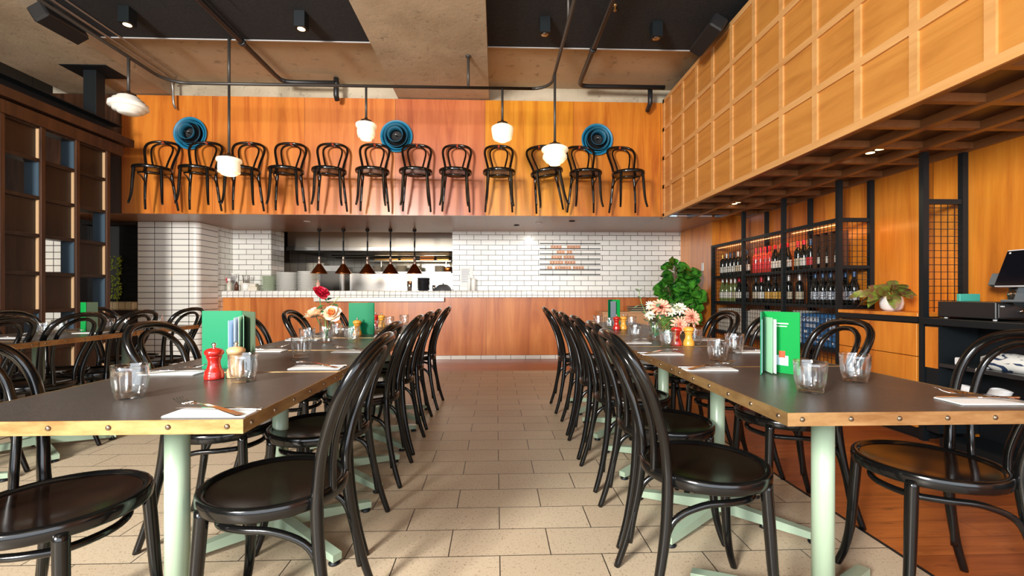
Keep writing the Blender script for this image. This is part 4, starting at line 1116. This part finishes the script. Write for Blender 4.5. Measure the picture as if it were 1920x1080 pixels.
M().rbox(-.03,.02,-.01,.01,.150,.19,.004).build('nozzle', WHITEPL, t); M().prism([(-.03,0),(-.05,-.04),(-.04,-.045),(-.015,0)],-.006,.006,Matrix.Translation((0,0,.17))@Matrix.Rotation(R(90),4,'X')).rbox(-.05,-.0305,-.008,.008,.165,.195,.003).build('trigger', newmat('red_trigger',(.6,.03,.05),.4), t)
lathe_item('sauce_bottle', [(0,0),(.03,0),(.03,.09),(.012,.12),(.012,.14),(0,.14)], newmat('brown_sauce',(.09,.03,.015),.3), (-4.0,7.1,CT), 'dark brown sauce bottle right of the spray bottle', 'bottle')
t = thing('cutlery_caddy','white pot full of upright cutlery on the left of the counter','caddy',(-3.87,7.12,CT))
M().lathe([(0,0),(.05,0),(.055,.12),(.051,.12),(.047,.005),(0,.005)],24).build('pot', PORC, t)
for i in range(9):
    a = i*.7; M().tube([(.02*math.cos(a),.02*math.sin(a),.01),(.045*math.cos(a),.045*math.sin(a),.22),(.048*math.cos(a),.048*math.sin(a),.235)],[.003,.004,.006],6).build('handle', STEEL, t)
for i,(x,y,z,w,h) in enumerate(((-3.75,7.12,CT,.14,.06),(-3.75,7.12,CT+.0605,.10,.05),(-3.95,7.22,CT,.09,.15))):
    tag(M().rbox(-w/2,w/2,-.05,.05,0,h,.004).build('paper_box', newmat('cream_box',(.70,.66,.56),.6) if i == 0 else bpy.data.materials['cream_box'], None, (x,y if i!=2 else 7.23,z)), ['cream box at the base of the pile left of the plate stacks','cream box on top of the pile left of the plate stacks','tall cream box behind the cutlery pot'][i], 'box')
t = thing('framed_photo','small black and white photo propped on the counter by the tiled return','photo',(-4.13,7.24,CT+.0), (R(-6),0,R(12)))
M().rbox(-.09,.06,0,.008,.10,.28,.002).build('frame', PAPER, t); 
def photo():
    m = newmat('grey_photo',(.3,.3,.3),.5); g = G(m); g.color(g.ramp(g.noise(g.coord(),14,3,.5),[(.4,(.08,.08,.09)),(.6,(.5,.48,.45))])); return m
M().box(-.08,.05,-.001,-.0002,.115,.265).build('picture', photo(), t); M().box(-.02,.0,.009,.06,0,.14).build('easel', PAPER, t)
lathe_item('squeeze_bottle', [(0,0),(.028,0),(.030,.02),(.030,.12),(.012,.145),(.006,.18),(0,.18)], newmat('red_cream_bottle',(.6,.35,.28),.4), (-2.80,7.2,CT), 'squeeze bottle with red top right of the plate stacks', 'bottle')
lathe_item('steel_cup', [(0,0),(.035,0),(.042,.15),(.039,.15),(.033,.005),(0,.005)], STEEL, (-1.37,7.2,CT), 'steel cup holding white paper left of the black plates', 'cup')
tag(M().prism([(-.03,0),(.03,0),(.055,.13),(-.05,.15)], -.001, .001, Matrix.Rotation(R(80),4,'X')).build('order_docket', PAPER, None, (-1.37,7.2,CT+.11)), 'white order docket sticking out of the steel cup', 'paper')
lathe_item('shot_cup', [(0,0),(.024,0),(.028,.09),(.026,.09),(.022,.004),(0,.004)], STEEL, (-.985,7.2,CT), 'small steel cup right of the black plates', 'cup')
t = thing('dome_lid','grey dome lid at the right end of the hatch','lid',(-.84,7.20,CT))
M().lathe([(0,.0),(.135,.0),(.138,.004),(.134,.010),(.128,.03),(.108,.065),(.075,.09),(.035,.103),(0,.106)], 36).build('dome', newmat('grey_lid',(.10,.105,.11),.35,.3), t)
M().lathe([(0,.106),(.006,.106),(.012,.115),(.008,.122),(0,.123)],16).build('knob', BLACKMETAL, t)
paperm = M().box(0,.20,-.002,0,0,.31).build('menu_sheet', PAPER, None, (-.575,7.29,1.14)); tag(paperm,'white printed sheet taped to the brick tiles right of the hatch','sheet')
for k in range(10): M().box(.02,.02+random.uniform(.08,.15),-.0026,-.0021,.27-.022*k,.276-.022*k).build('print', INK, paperm)
lathe_item('white_canister', [(0,0),(.035,0),(.038,.15),(.03,.20),(0,.205)], PORC, (-.36,7.19,CT), 'white canister in front of the taped sheet, the right one', 'canister', None, 'white canisters')
lathe_item('white_canister', [(0,0),(.025,0),(.027,.17),(.02,.21),(0,.215)], PORC, (-.43,7.22,CT), 'slim white canister in front of the taped sheet, the left one', 'canister', None, 'white canisters')

# ------------------------------------------------------------------ heat lamps
def heat_lamp():
    t = thing('heat_lamp','x','heat lamp')
    M().lathe([(0,.70),(.018,.70),(.030,.685),(.030,.665),(.012,.655),(0,.655)], 20).build('ceiling_boss', BLACKMETAL, t)
    M().tube([(.010*math.cos(i*.9)*(1 if i<110 else 1),.010*math.sin(i*.9),.655-.0014*i) for i in range(110)], .003, 6).build('coil_cord', BLACKMETAL, t)
    M().tube([(0,0,.51),(0,0,.265)], .0125, 12).build('drop_cord', BLACKMETAL, t)
    M().lathe([(0,.27),(.014,.27),(.018,.245),(.018,.215),(.021,.213),(.021,.165),(.026,.150),(0,.150)], 24).build('lamp_neck', newmat('brushed_pink_steel',(.62,.48,.40),.3,.9) if 'brushed_pink_steel' not in bpy.data.materials else bpy.data.materials['brushed_pink_steel'], t)
    M().lathe([(.024,.152),(.034,.140),(.125,.006),(.131,0),(.127,0),(.121,.006),(.031,.136),(.022,.148)], 40, close=True).build('shade', COPPER, t)
    M().lathe([(0,.10),(.035,.10),(.045,.06),(.03,.035),(0,.03)], 20).build('bulb', WARM, t)
    return t
HL = Kit(heat_lamp())
for i,x in enumerate((-2.751,-2.38,-2.008,-1.652,-1.277)): HL.put((x,7.12,1.338),(0,0,0), f'copper cone heat lamp over the hatch, {ordn[i]} from the left', 'heat lamps over the hatch')

# ------------------------------------------------------------------ kitchen beyond the hatch
t = thing('extractor_hood','long stainless extractor hood across the kitchen','hood',(0,0,0))
M().box(-3.75,-.28,8.25,9.9,1.83,2.44).build('canopy', newmat('brushed_hood_steel',(.26,.23,.19),.33,1), t); M().box(-3.76,-.27,8.22,8.249,1.80,1.86).build('lip', STEEL, t)
M().box(-3.7,-.3,8.4,9.8,1.805,1.829).build('filters', DARKSTEEL, t)
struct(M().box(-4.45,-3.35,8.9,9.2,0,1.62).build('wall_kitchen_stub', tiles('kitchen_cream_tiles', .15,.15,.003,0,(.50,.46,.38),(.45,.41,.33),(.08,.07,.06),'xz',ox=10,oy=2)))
t = thing('steel_oven','stainless oven box left of the kitchen pass with warm light on its side','oven',(-3.33,8.6,0)); M().box(0,.42,0,.7,0,1.55).build('case', STEEL, t); M().box(.03,.39,-.01,-.001,.9,1.45).build('door', DARKSTEEL, t)
t = thing('splashback_bench','stainless bench with tall splashback inside the kitchen','bench',(0,0,0))
M().box(-2.85,-.3,8.2,8.9,.0,.95).build('bench', STEEL, t); M().box(-2.85,-.3,8.9,8.93,.95,1.42).build('splashback', STEEL, t)
for (nm,y,z,x0,l) in (('upper_shelf',9.5,1.70,-2.65,'steel wall shelf high in the kitchen holding orange-lit trays'),('lower_shelf',9.5,1.46,-2.65,'steel wall shelf low in the kitchen holding stacked plates')):
    t = thing('wall_shelf', l, 'shelf', (0,0,0), (0,0,0), 'kitchen shelves')
    M().box(x0,-.95,y,y+.32,z,z+.02).build('board', STEEL, t)
    for x in (-2.4,-1.7,-1.05): M().prism([(0,0),(.28,0),(0,-.12)],-.008,.008,Matrix.Translation((x,y+.02,z-.001))@Matrix.Rotation(R(90),4,'Z')@Matrix.Rotation(R(90),4,'X')).build('bracket', STEEL, t)
for i,x in enumerate((-2.5,-2.3,-2.0,-1.70,-1.2)):
    kt = plate(.12,.018,newmat('kitchen_beige_plate',(.42,.38,.32),.4) if i == 0 else bpy.data.materials['kitchen_beige_plate'],'kitchen_plate')
    stack(kt, x, 9.64, 1.481, 8, .016, f'the {ordn[i]} beige stack from the left, low kitchen shelf', 'plates on the kitchen shelf')
for i,(x,w,h,c) in enumerate(((-2.30,.5,.05,(.55,.32,.10)),(-1.85,.3,.07,(.50,.27,.08)),(-1.45,.3,.09,(.45,.16,.04)),(-1.12,.26,.07,(.55,.35,.12)))):
    tag(M().rbox(-w/2,w/2,-.1,.1,0,h,.006).build('baking_tray', newmat(f'tray_tint_{i}',c,.35,.6),None,(x,9.63,1.721)), f'warm lit tray on the high kitchen shelf, {ordn[i]} from the left', 'tray', 'trays on the high kitchen shelf')  # orange light on the trays is put into their tints
t = thing('utensil_rail','long steel rail with hooks under the extractor hood','rail',(0,0,0))
M().tube([(-3.2,8.9,1.77),(-.5,8.9,1.77)],.012,10).build('rail', STEEL, t); M().tube([(-3.2,9.1,1.735),(-.5,9.1,1.735)],.012,10).build('rail', DARKSTEEL, t)
for x in (-2.9,-1.95,-.75): M().tube([(x,8.9,1.78),(x,8.9,1.83)],.005,8).build('hanger', STEEL, t)
tag(M().lathe([(0,0),(.07,0),(.10,.03),(.10,.09),(.08,.11),(.09,.10),(.09,.035),(.06,.01),(0,.01)],24).build('copper_pot', COPPER, None, (-1.02,9.64,1.481)), 'small copper pot at the right end of the low kitchen shelf', 'pot')
for i,(x,p) in enumerate(((-1.1,9),(-2.2,3))):
    o = area('kitchen_hood_light', (x,8.75,1.795), (x,8.8,0), .5,.15, p, (1,.86,.62))
o = area('kitchen_bench_light', (-1.5,9.2,1.69), (-1.5,9.75,1.5), 1.6,.05, 3, (1,.75,.4))
o = area('kitchen_heat_glow', (-2.0,7.7,1.5), (-2.0,8.3,2.1), 1.5,.1, 4, (1,.55,.18))

# ------------------------------------------------------------------ letter board
t = thing('letter_board','black rail menu board on the white brick wall with pink letter tiles','sign',(.705,7.299,0))
for z in (1.838,1.756,1.672,1.589,1.505,1.418,1.337): M().rbox(0,.993,-.018,0,z-.006,z+.006,.002).build('rail', BLACKMETAL, t)
tilem = newmat('pink_letter_tile',(.80,.42,.25),.5)
tm = None
for zi, words in enumerate(((('MARG',.898),('MONTH',1.163)),(('ALL',.994),('20',1.159)),(('BLUE',.907),('MARG',1.107)),(('SPICY',.881),('MARG',1.124)),(('EL',.838),('JIMMYS',.963),('MARG',1.262)))):
    z = (1.756,1.672,1.589,1.505,1.418)[zi]+.0065
    for wd, x0 in words:
        for k, chn in enumerate(wd):
            x = x0-.705+.045*k-.01
            if tm is None: tm = M().box(0,.0405,-.0035,0,0,.047).build('letter_tile', tilem, t, (x,-.006,z)); o = tm
            else: o = tm.copy(); S.collection.objects.link(o); o.location = (x,-.006,z)
            text_mesh(chn, .046, 'letter', INK if False else BLACKMETAL, o, (.020,-.0042,.006), (R(90),0,0), .0006, 'CENTER')

# ------------------------------------------------------------------ pipework and pendants
PZ = 3.205
t = thing('lighting_conduit','dark conduit pipe bent round three sides carrying the pendant lamps','pipe',(0,0,0))
path = [(-3.38,-2.0,PZ),(-3.38,4.55,PZ)] + [(-3.38+.20*(1-math.cos(a)),4.58+.20*math.sin(a),PZ) for a in [k*PI/2/6 for k in range(7)]] + [(.38,4.78,PZ)] + [(.38+.20*math.sin(a),4.58+.20*math.cos(a),PZ) for a in [k*PI/2/6 for k in range(7)]] + [(.58,4.5,PZ),(.58,-2.0,PZ)]
M().tube(path,.0155,14).build('pipe', PIPE, t)
for x in (-.293,): M().tube([(x,4.78,PZ),(x,4.78,3.54)],.014,12).build('hanger', PIPE, t); M().lathe([(0,3.525),(.03,3.525),(.03,3.5395),(0,3.5395)],16,(x,4.78,0)).build('ceiling_rose', PIPE, t)
M().tube([(-2.77,4.78,PZ),(-2.77,4.78,3.68)],.014,12).build('hanger', PIPE, t)
for (x,y) in ((.58,3.6),(-3.38,3.0)): M().tube([(x,y,PZ),(x,y,3.68 if x>0 else 3.68)],.011,12).build('hanger', PIPE, t)
def pendant(label, x, y, zc, prof, mat, r0):
    t = thing('pendant_lamp', label, 'pendant lamp', (x,y,zc), (0,0,0), 'opal glass pendants')
    top = prof[0][1]
    M().tube([(0,0,top+.03),(0,0,PZ-zc-.012)], .0125, 12).build('stem', PIPE, t)
    M().lathe([(0,top+.05),(.016,top+.05),(.022,top+.03),(r0,top+.022),(r0+.006,top-.006),(0,top-.006)], 28).build('gallery', brass('dark_bronze',(.12,.07,.04),(.05,.03,.02),.4) if 'dark_bronze' not in bpy.data.materials else bpy.data.materials['dark_bronze'], t)
    M().lathe(prof+[(0,prof[-1][1])], 44).build('glass_shade', mat, t)
pendant('white unlit stepped opal pendant near the left screen', -3.38, 4.27, 2.75, [(.06,.09),(.085,.085),(.090,.062),(.118,.056),(.122,.030),(.150,.022),(.152,-.012),(.145,-.018),(.120,-.024),(.118,-.045),(.085,-.052),(.080,-.066),(.05,-.075),(0,-.078)], OPALOFF, .06)
pendant('low glowing ringed pendant on the longest stem, left of centre', -2.77, 4.78, 2.34, [(.06,.095),(.115,.085),(.119,.070),(.117,.055),(.100,.048),(.103,.02),(.103,-.03),(.100,-.042),(.106,-.048),(.100,-.060),(.080,-.066),(.076,-.078),(.05,-.088),(0,-.09)], OPAL, .06)
pendant('small glowing ringed pendant left of the middle blue lamp', -1.362, 4.78, 2.72, [(.05,.10),(.103,.085),(.107,.070),(.104,.052),(.090,.044),(.092,.0),(.090,-.03),(.084,-.034),(.082,-.052),(.060,-.060),(.056,-.080),(0,-.088)], OPAL, .055)
pendant('glowing tapered drum pendant right of the concrete beam', .067, 4.78, 2.715, [(.055,.10),(.085,.092),(.115,.072),(.118,.055),(.112,.01),(.103,-.04),(.090,-.056),(.060,-.062),(.040,-.078),(0,-.084)], OPAL, .058)
pendant('large low glowing saucer pendant at right, over the aisle edge', .58, 4.43, 2.38, [(.06,.10),(.100,.095),(.128,.080),(.133,.062),(.125,.048),(.108,.038),(.106,.025),(.118,.010),(.120,-.015),(.116,-.022),(.100,-.040),(.085,-.058),(.060,-.066),(.055,-.082),(0,-.088)], OPAL, .06)
for (x,y,z) in ((-2.77,4.78,2.20),(-1.362,4.78,2.6),(.067,4.78,2.6),(.58,4.43,2.26)):
    l = bpy.data.lights.new('pendant_glow','POINT'); l.energy = 5; l.color = (1,.72,.4); l.shadow_soft_size = .1
    o = bpy.data.objects.new('pendant_glow', l); S.collection.objects.link(o); o.location = (x,y,z)
def elbow(m, pts, r): m.tube(pts, r, 14)
t = thing('drain_pipe','black drain pipe running under the ceiling left of the concrete beam','pipe',(0,0,0),(0,0,0),'black drain pipes')
M().tube(smooth([(-2.62,-1,3.62),(-2.62,2,3.62),(-2.62,5.45,3.62)],3)+smooth([(-2.61,5.56,3.62),(-2.57,5.60,3.62),(-2.5,5.62,3.62)],3)+[Vector((-1.98,5.62,3.62))], .026, 14).build('pipe', DRAIN, t)
M().tube([(-1.98,5.66,3.70),(-1.98,5.66,3.48),(-1.98,5.70,3.44)],.032,14).lathe([(0,0),(.04,0),(.04,.05),(0,.05)],16,(-1.98,5.66,3.60)).build('elbow', DRAIN, t)
M().lathe([(.027,-.02),(.036,-.02),(.036,.02),(.027,.02)],16,(-2.62,-4.75,3.62) if False else (-2.62,4.75,3.62),ax='y').build('clamp', DRAIN, t)
t = thing('drain_pipe','black drain pipe running under the ceiling right of the concrete beam','pipe',(0,0,0),(0,0,0),'black drain pipes')
M().tube(smooth([(1.03,-1,3.62),(1.03,2,3.62),(1.03,5.40,3.62)],3)+smooth([(1.035,5.52,3.62),(1.07,5.58,3.62),(1.14,5.60,3.62)],3)+[Vector((2.12,5.60,3.62))], .027, 14).build('pipe', DRAIN, t)
M().tube([(1.95,5.64,3.62),(1.95,5.64,3.44),(1.95,5.74,3.38)],.03,14).build('elbow', DRAIN, t)
M().lathe([(.028,-.02),(.037,-.02),(.037,.02),(.028,.02)],16,(1.03,4.75,3.62),ax='y').build('clamp', DRAIN, t)
for (x,y,l) in ((-2.42,4.0,'brass sprinkler head beside the left drain pipe'),(1.09,4.1,'brass sprinkler head beside the right drain pipe')):
    t = thing('sprinkler_head', l, 'sprinkler', (x,y,3.68)); M().lathe([(0,-.002),(.018,-.002),(.018,-.012),(.008,-.014),(.008,-.045),(0,-.045)],14).build('body', BRASS, t); M().lathe([(0,-.055),(.016,-.055),(.016,-.058),(0,-.058)],14).tube([(.008,0,-.03),(.010,0,-.056)],.0018,6).tube([(-.008,0,-.03),(-.010,0,-.056)],.0018,6).build('deflector', BRASS, t)
tag(M().tube(smooth([(-3.98,2.0,3.66),(-3.98,5.3,3.66),(-3.99,5.62,3.66),(-4.0,5.72,3.60),(-4.0,5.74,3.40),(-4.0,5.78,3.34)],5), .014, 10).build('cable_conduit', GALV), 'galvanised conduit running along the left concrete beam and down', 'conduit')
tag(M().tube([(-3.86,1.0,3.665),(-3.86,5.6,3.665),(-4.05,5.82,3.665)], .010, 10).build('cable_conduit', GALV), 'thin grey conduit beside the left concrete beam', 'conduit')
# downlights
def down(label, x, y, on):
    t = thing('surface_downlight', label, 'downlight', (x,y,3.68), (0,0,0), 'black box downlights')
    M().rbox(-.05,.05,-.05,.05,-.15,0,.002).build('housing', BLACKMETAL, t)
    M().lathe([(0,-.151),(.034,-.151),(.034,-.153),(0,-.153)],24).build('lens', WARM if on else STEEL, t)
down('black box downlight nearest the left concrete beam, lit warm', -3.43,4.32,True)
down('black box downlight between the two concrete beams, lit warm', -1.84,4.33,True)
down('black box downlight just right of the central concrete beam', .47,4.34,False)
down('black box downlight at the right, near the oak bulkhead', 1.57,4.37,False)
# recessed twin lights in the coffers
for (x,y,l) in ((2.77,3.20,'recessed twin spotlight in the coffer above the plant cabinet'),(2.77,5.10,'recessed twin spotlight in the coffer above the wine rack')):
    t = thing('recessed_spotlight', l, 'spotlight', (x,y,2.0745)); M().box(-.05,.05,-.09,.09,-.004,0).build('frame', BLACKMETAL, t)
    for yy in (-.042,.042): M().lathe([(0,-.0045),(.028,-.0045),(.028,-.006),(0,-.006)],20,(0,yy,0)).build('lens', WARM, t)
    l_ = bpy.data.lights.new('coffer_spot','SPOT'); l_.energy = 30; l_.color = (1,.72,.42); l_.spot_size = R(95); l_.spot_blend = .7; l_.shadow_soft_size = .04
    o = bpy.data.objects.new('coffer_spot', l_); S.collection.objects.link(o); o.location = (x,y,2.05)
for (x,y,l) in ((.30,6.6,'small round sensor in the soffit above the letter board'),(1.05,6.2,'square black grille in the soffit right of the sensor')):
    tag(M().lathe([(0,0),(.04,0),(.04,-.008),(0,-.01)],20).build('ceiling_sensor', BLACKMETAL, None, (x,y,2.0295)), l, 'sensor')
for i_, x_ in enumerate((-2.62, .6)):
    t = thing('soffit_downlight', 'small white downlight in the soffit ' + ('above the heat lamps' if i_ == 0 else 'above the letter board'), 'downlight', (x_,6.35,2.0298))
    M().lathe([(0,0),(.045,0),(.045,-.005),(.034,-.007),(0,-.003)],24).build('ring', WHITEPL, t)
    l_ = bpy.data.lights.new('soffit_spot','SPOT'); l_.energy = 22; l_.color = (1,.93,.82); l_.spot_size = R(140); l_.spot_blend = .8; l_.shadow_soft_size = .05
    o = bpy.data.objects.new('soffit_spot', l_); S.collection.objects.link(o); o.location = (x_,6.35,2.01); o.rotation_euler = (R(35),0,0)
# speakers
def speaker(label, loc, rot):
    t = thing('loudspeaker', label, 'speaker', loc, rot, 'black loudspeakers')
    M().rbox(-.07,.07,-.21,.21,-.07,.07,.015).build('cabinet', newmat('speaker_black',(.012,.012,.013),.5) if 'speaker_black' not in bpy.data.materials else bpy.data.materials['speaker_black'], t)
    M().box(-.06,.06,-.20,.20,-.074,-.0705).build('grille', VOID, t)
    M().rbox(-.02,.02,-.05,.05,.071,.20,.004).build('bracket', BLACKMETAL, t)
speaker('black loudspeaker hung beside the left concrete beam', (-3.93,4.20,3.46), (R(4),R(-30),0))
speaker('black loudspeaker mounted above the oak bulkhead', (2.03,4.25,3.50), (R(-4),R(30),0))

# ------------------------------------------------------------------ dark timber screen on the left
t = thing('timber_screen','dark stained timber grid screen with open and filled cells along the left side','screen',(0,0,0))
SX = -4.36; PY = [3.05+.36*k for k in range(7)]  # posts
PY = [3.05,3.41,3.77,4.13,4.49,4.85,5.22]; PZs = [.14,.50,.86,1.22,1.58,1.94,2.30,2.62]
for y in PY: M().rbox(SX-.14,SX+.012,y-.022,y+.022,0,2.66,.003).build('post', DARKBATTEN, t)
for z in PZs:
    for k in range(6): M().rbox(SX-.14,SX-.004,PY[k]+.0225,PY[k+1]-.0225,z-.018,z+.018,.002).build('rail', DARKWOOD, t)
openc = {(3,6-1),(4,6),(4,3),(5,4),(5,2),(3,1),(4,1),(2,4),(1,3),(0,5)}
SUNEDGE = newmat('painted_sunlit_edge', (.50,.32,.17), .6)  # sunlight on the cell edges is put into the colour of these strips
REVEAL = newmat('slate_blue_reveal',(.04,.07,.10),.5)
for k in range(6):
    for j in range(7):
        y0,y1,z0,z1 = PY[k]+.0225,PY[k+1]-.0225,PZs[j]+.018,PZs[j+1]-.018
        if (k,j) in openc: M().box(SX-.139,SX-.006,y1-.006,y1-.0002,z0,z1).build('cell_reveal', REVEAL, t)
        else:
            M().box(SX-.048,SX-.034,y0,y1,z0,z1).build('infill_panel', DARKWOOD, t)
            M().box(SX-.0335,SX-.006,y1-.006,y1-.0002,z0,z1).build('painted_sunlit_strip', SUNEDGE, t)
M().rbox(SX-.16,SX+.03,2.9,5.40,2.62,2.74,.004).build('head_rail', DARKBATTEN, t)
M().rbox(SX-.18,SX+.06,2.8,5.52,2.76,2.85,.004).build('cornice', DARKBATTEN, t)
t = thing('steel_beam','black steel beam lying on the timber screen with a post up to the concrete','beam',(0,0,0))
M().box(SX-.24,SX-.02,2.5,5.45,2.852,2.86).box(SX-.24,SX-.02,2.5,5.45,2.98,2.99).box(SX-.14,SX-.12,2.5,5.45,2.86,2.98).build('beam', BLACKMETAL, t)
M().rbox(-4.61,-4.47,5.20,5.32,2.99,3.53,.003).build('post', BLACKMETAL, t); M().rbox(-4.78,-4.28,5.10,5.42,3.53,3.5395,.002).build('head_plate', BLACKMETAL, t)
# dark corner window with ledge
struct(M().box(-5.75,-4.99,6.44,6.60,0,.80).box(-5.75,-4.99,6.44,6.60,1.98,3.0).build('wall_window_apron', DARKWOOD))
w1 = M().box(-5.72,-4.99,6.52,6.53,.93,1.98).build('window_1', newmat('dark_mirror_pane',(.012,.014,.014),.04)); struct(w1)
struct(M().rbox(-5.75,-4.99,6.38,6.58,.80,.915,.02).build('trim_6', tiles('amber_lit_ledge_tiles',.0845,.5,.003,0,(.70,.58,.36),(.62,.50,.30),(.05,.04,.03),'xz',ox=10,oy=2)))  # amber light on the ledge is put into its tile colour
t = thing('reflection_foliage','added yellow-green foliage strip standing in for a reflection in the dark window','plant',(-5.28,6.47,.9155))  # leaves modelled to stand in for a tree reflected in the pane
hm = M()
for i in range(300):
    z = random.uniform(.02,.62); w_ = .055+.05*z
    a = random.uniform(0,2*PI)
    leaf(hm, (random.uniform(-w_,w_), random.uniform(-.02,.02)-.015, z), (math.cos(a),-.6,math.sin(a)), .035, .012, .1, .1, n=2)
hm.build('foliage', newmat('yellow_green_reflection',(.30,.38,.04),.5), t); M().box(-.05,.05,-.03,.02,0,.03).build('foliage_base', BLACKMETAL, t)
for (x,y,z,l) in ((-5.02,5.75,1.33,'glowing bulb standing in for one reflected in the dark window'),(-5.5,5.55,1.36,'bare glowing bulb seen through an open cell of the timber screen')):  # bulb by the pane is added in place of a reflected one
    t = thing('bare_bulb', l, 'bulb', (x,y,z)); M().lathe([(0,-.022),(.014,-.016),(.019,0),(.012,.018),(.007,.028),(0,.028)],16).build('globe', BULB, t); M().tube([(0,0,.028),(0,0,(3.75 if x < -5.37 else 3.54)-z)],.002,6).build('wire', BLACKMETAL, t)

t = thing('light_switch','small pale switch plate on the timber wall between the fig and the wine rack','switch',(3.0299,6.50,1.36),(0,0,0))
M().rbox(-.008,0,-.035,.035,0,.115,.002).build('plate', WHITEPL, t); M().box(-.011,-.0085,-.008,.008,.045,.07).build('rocker', PAPER, t)
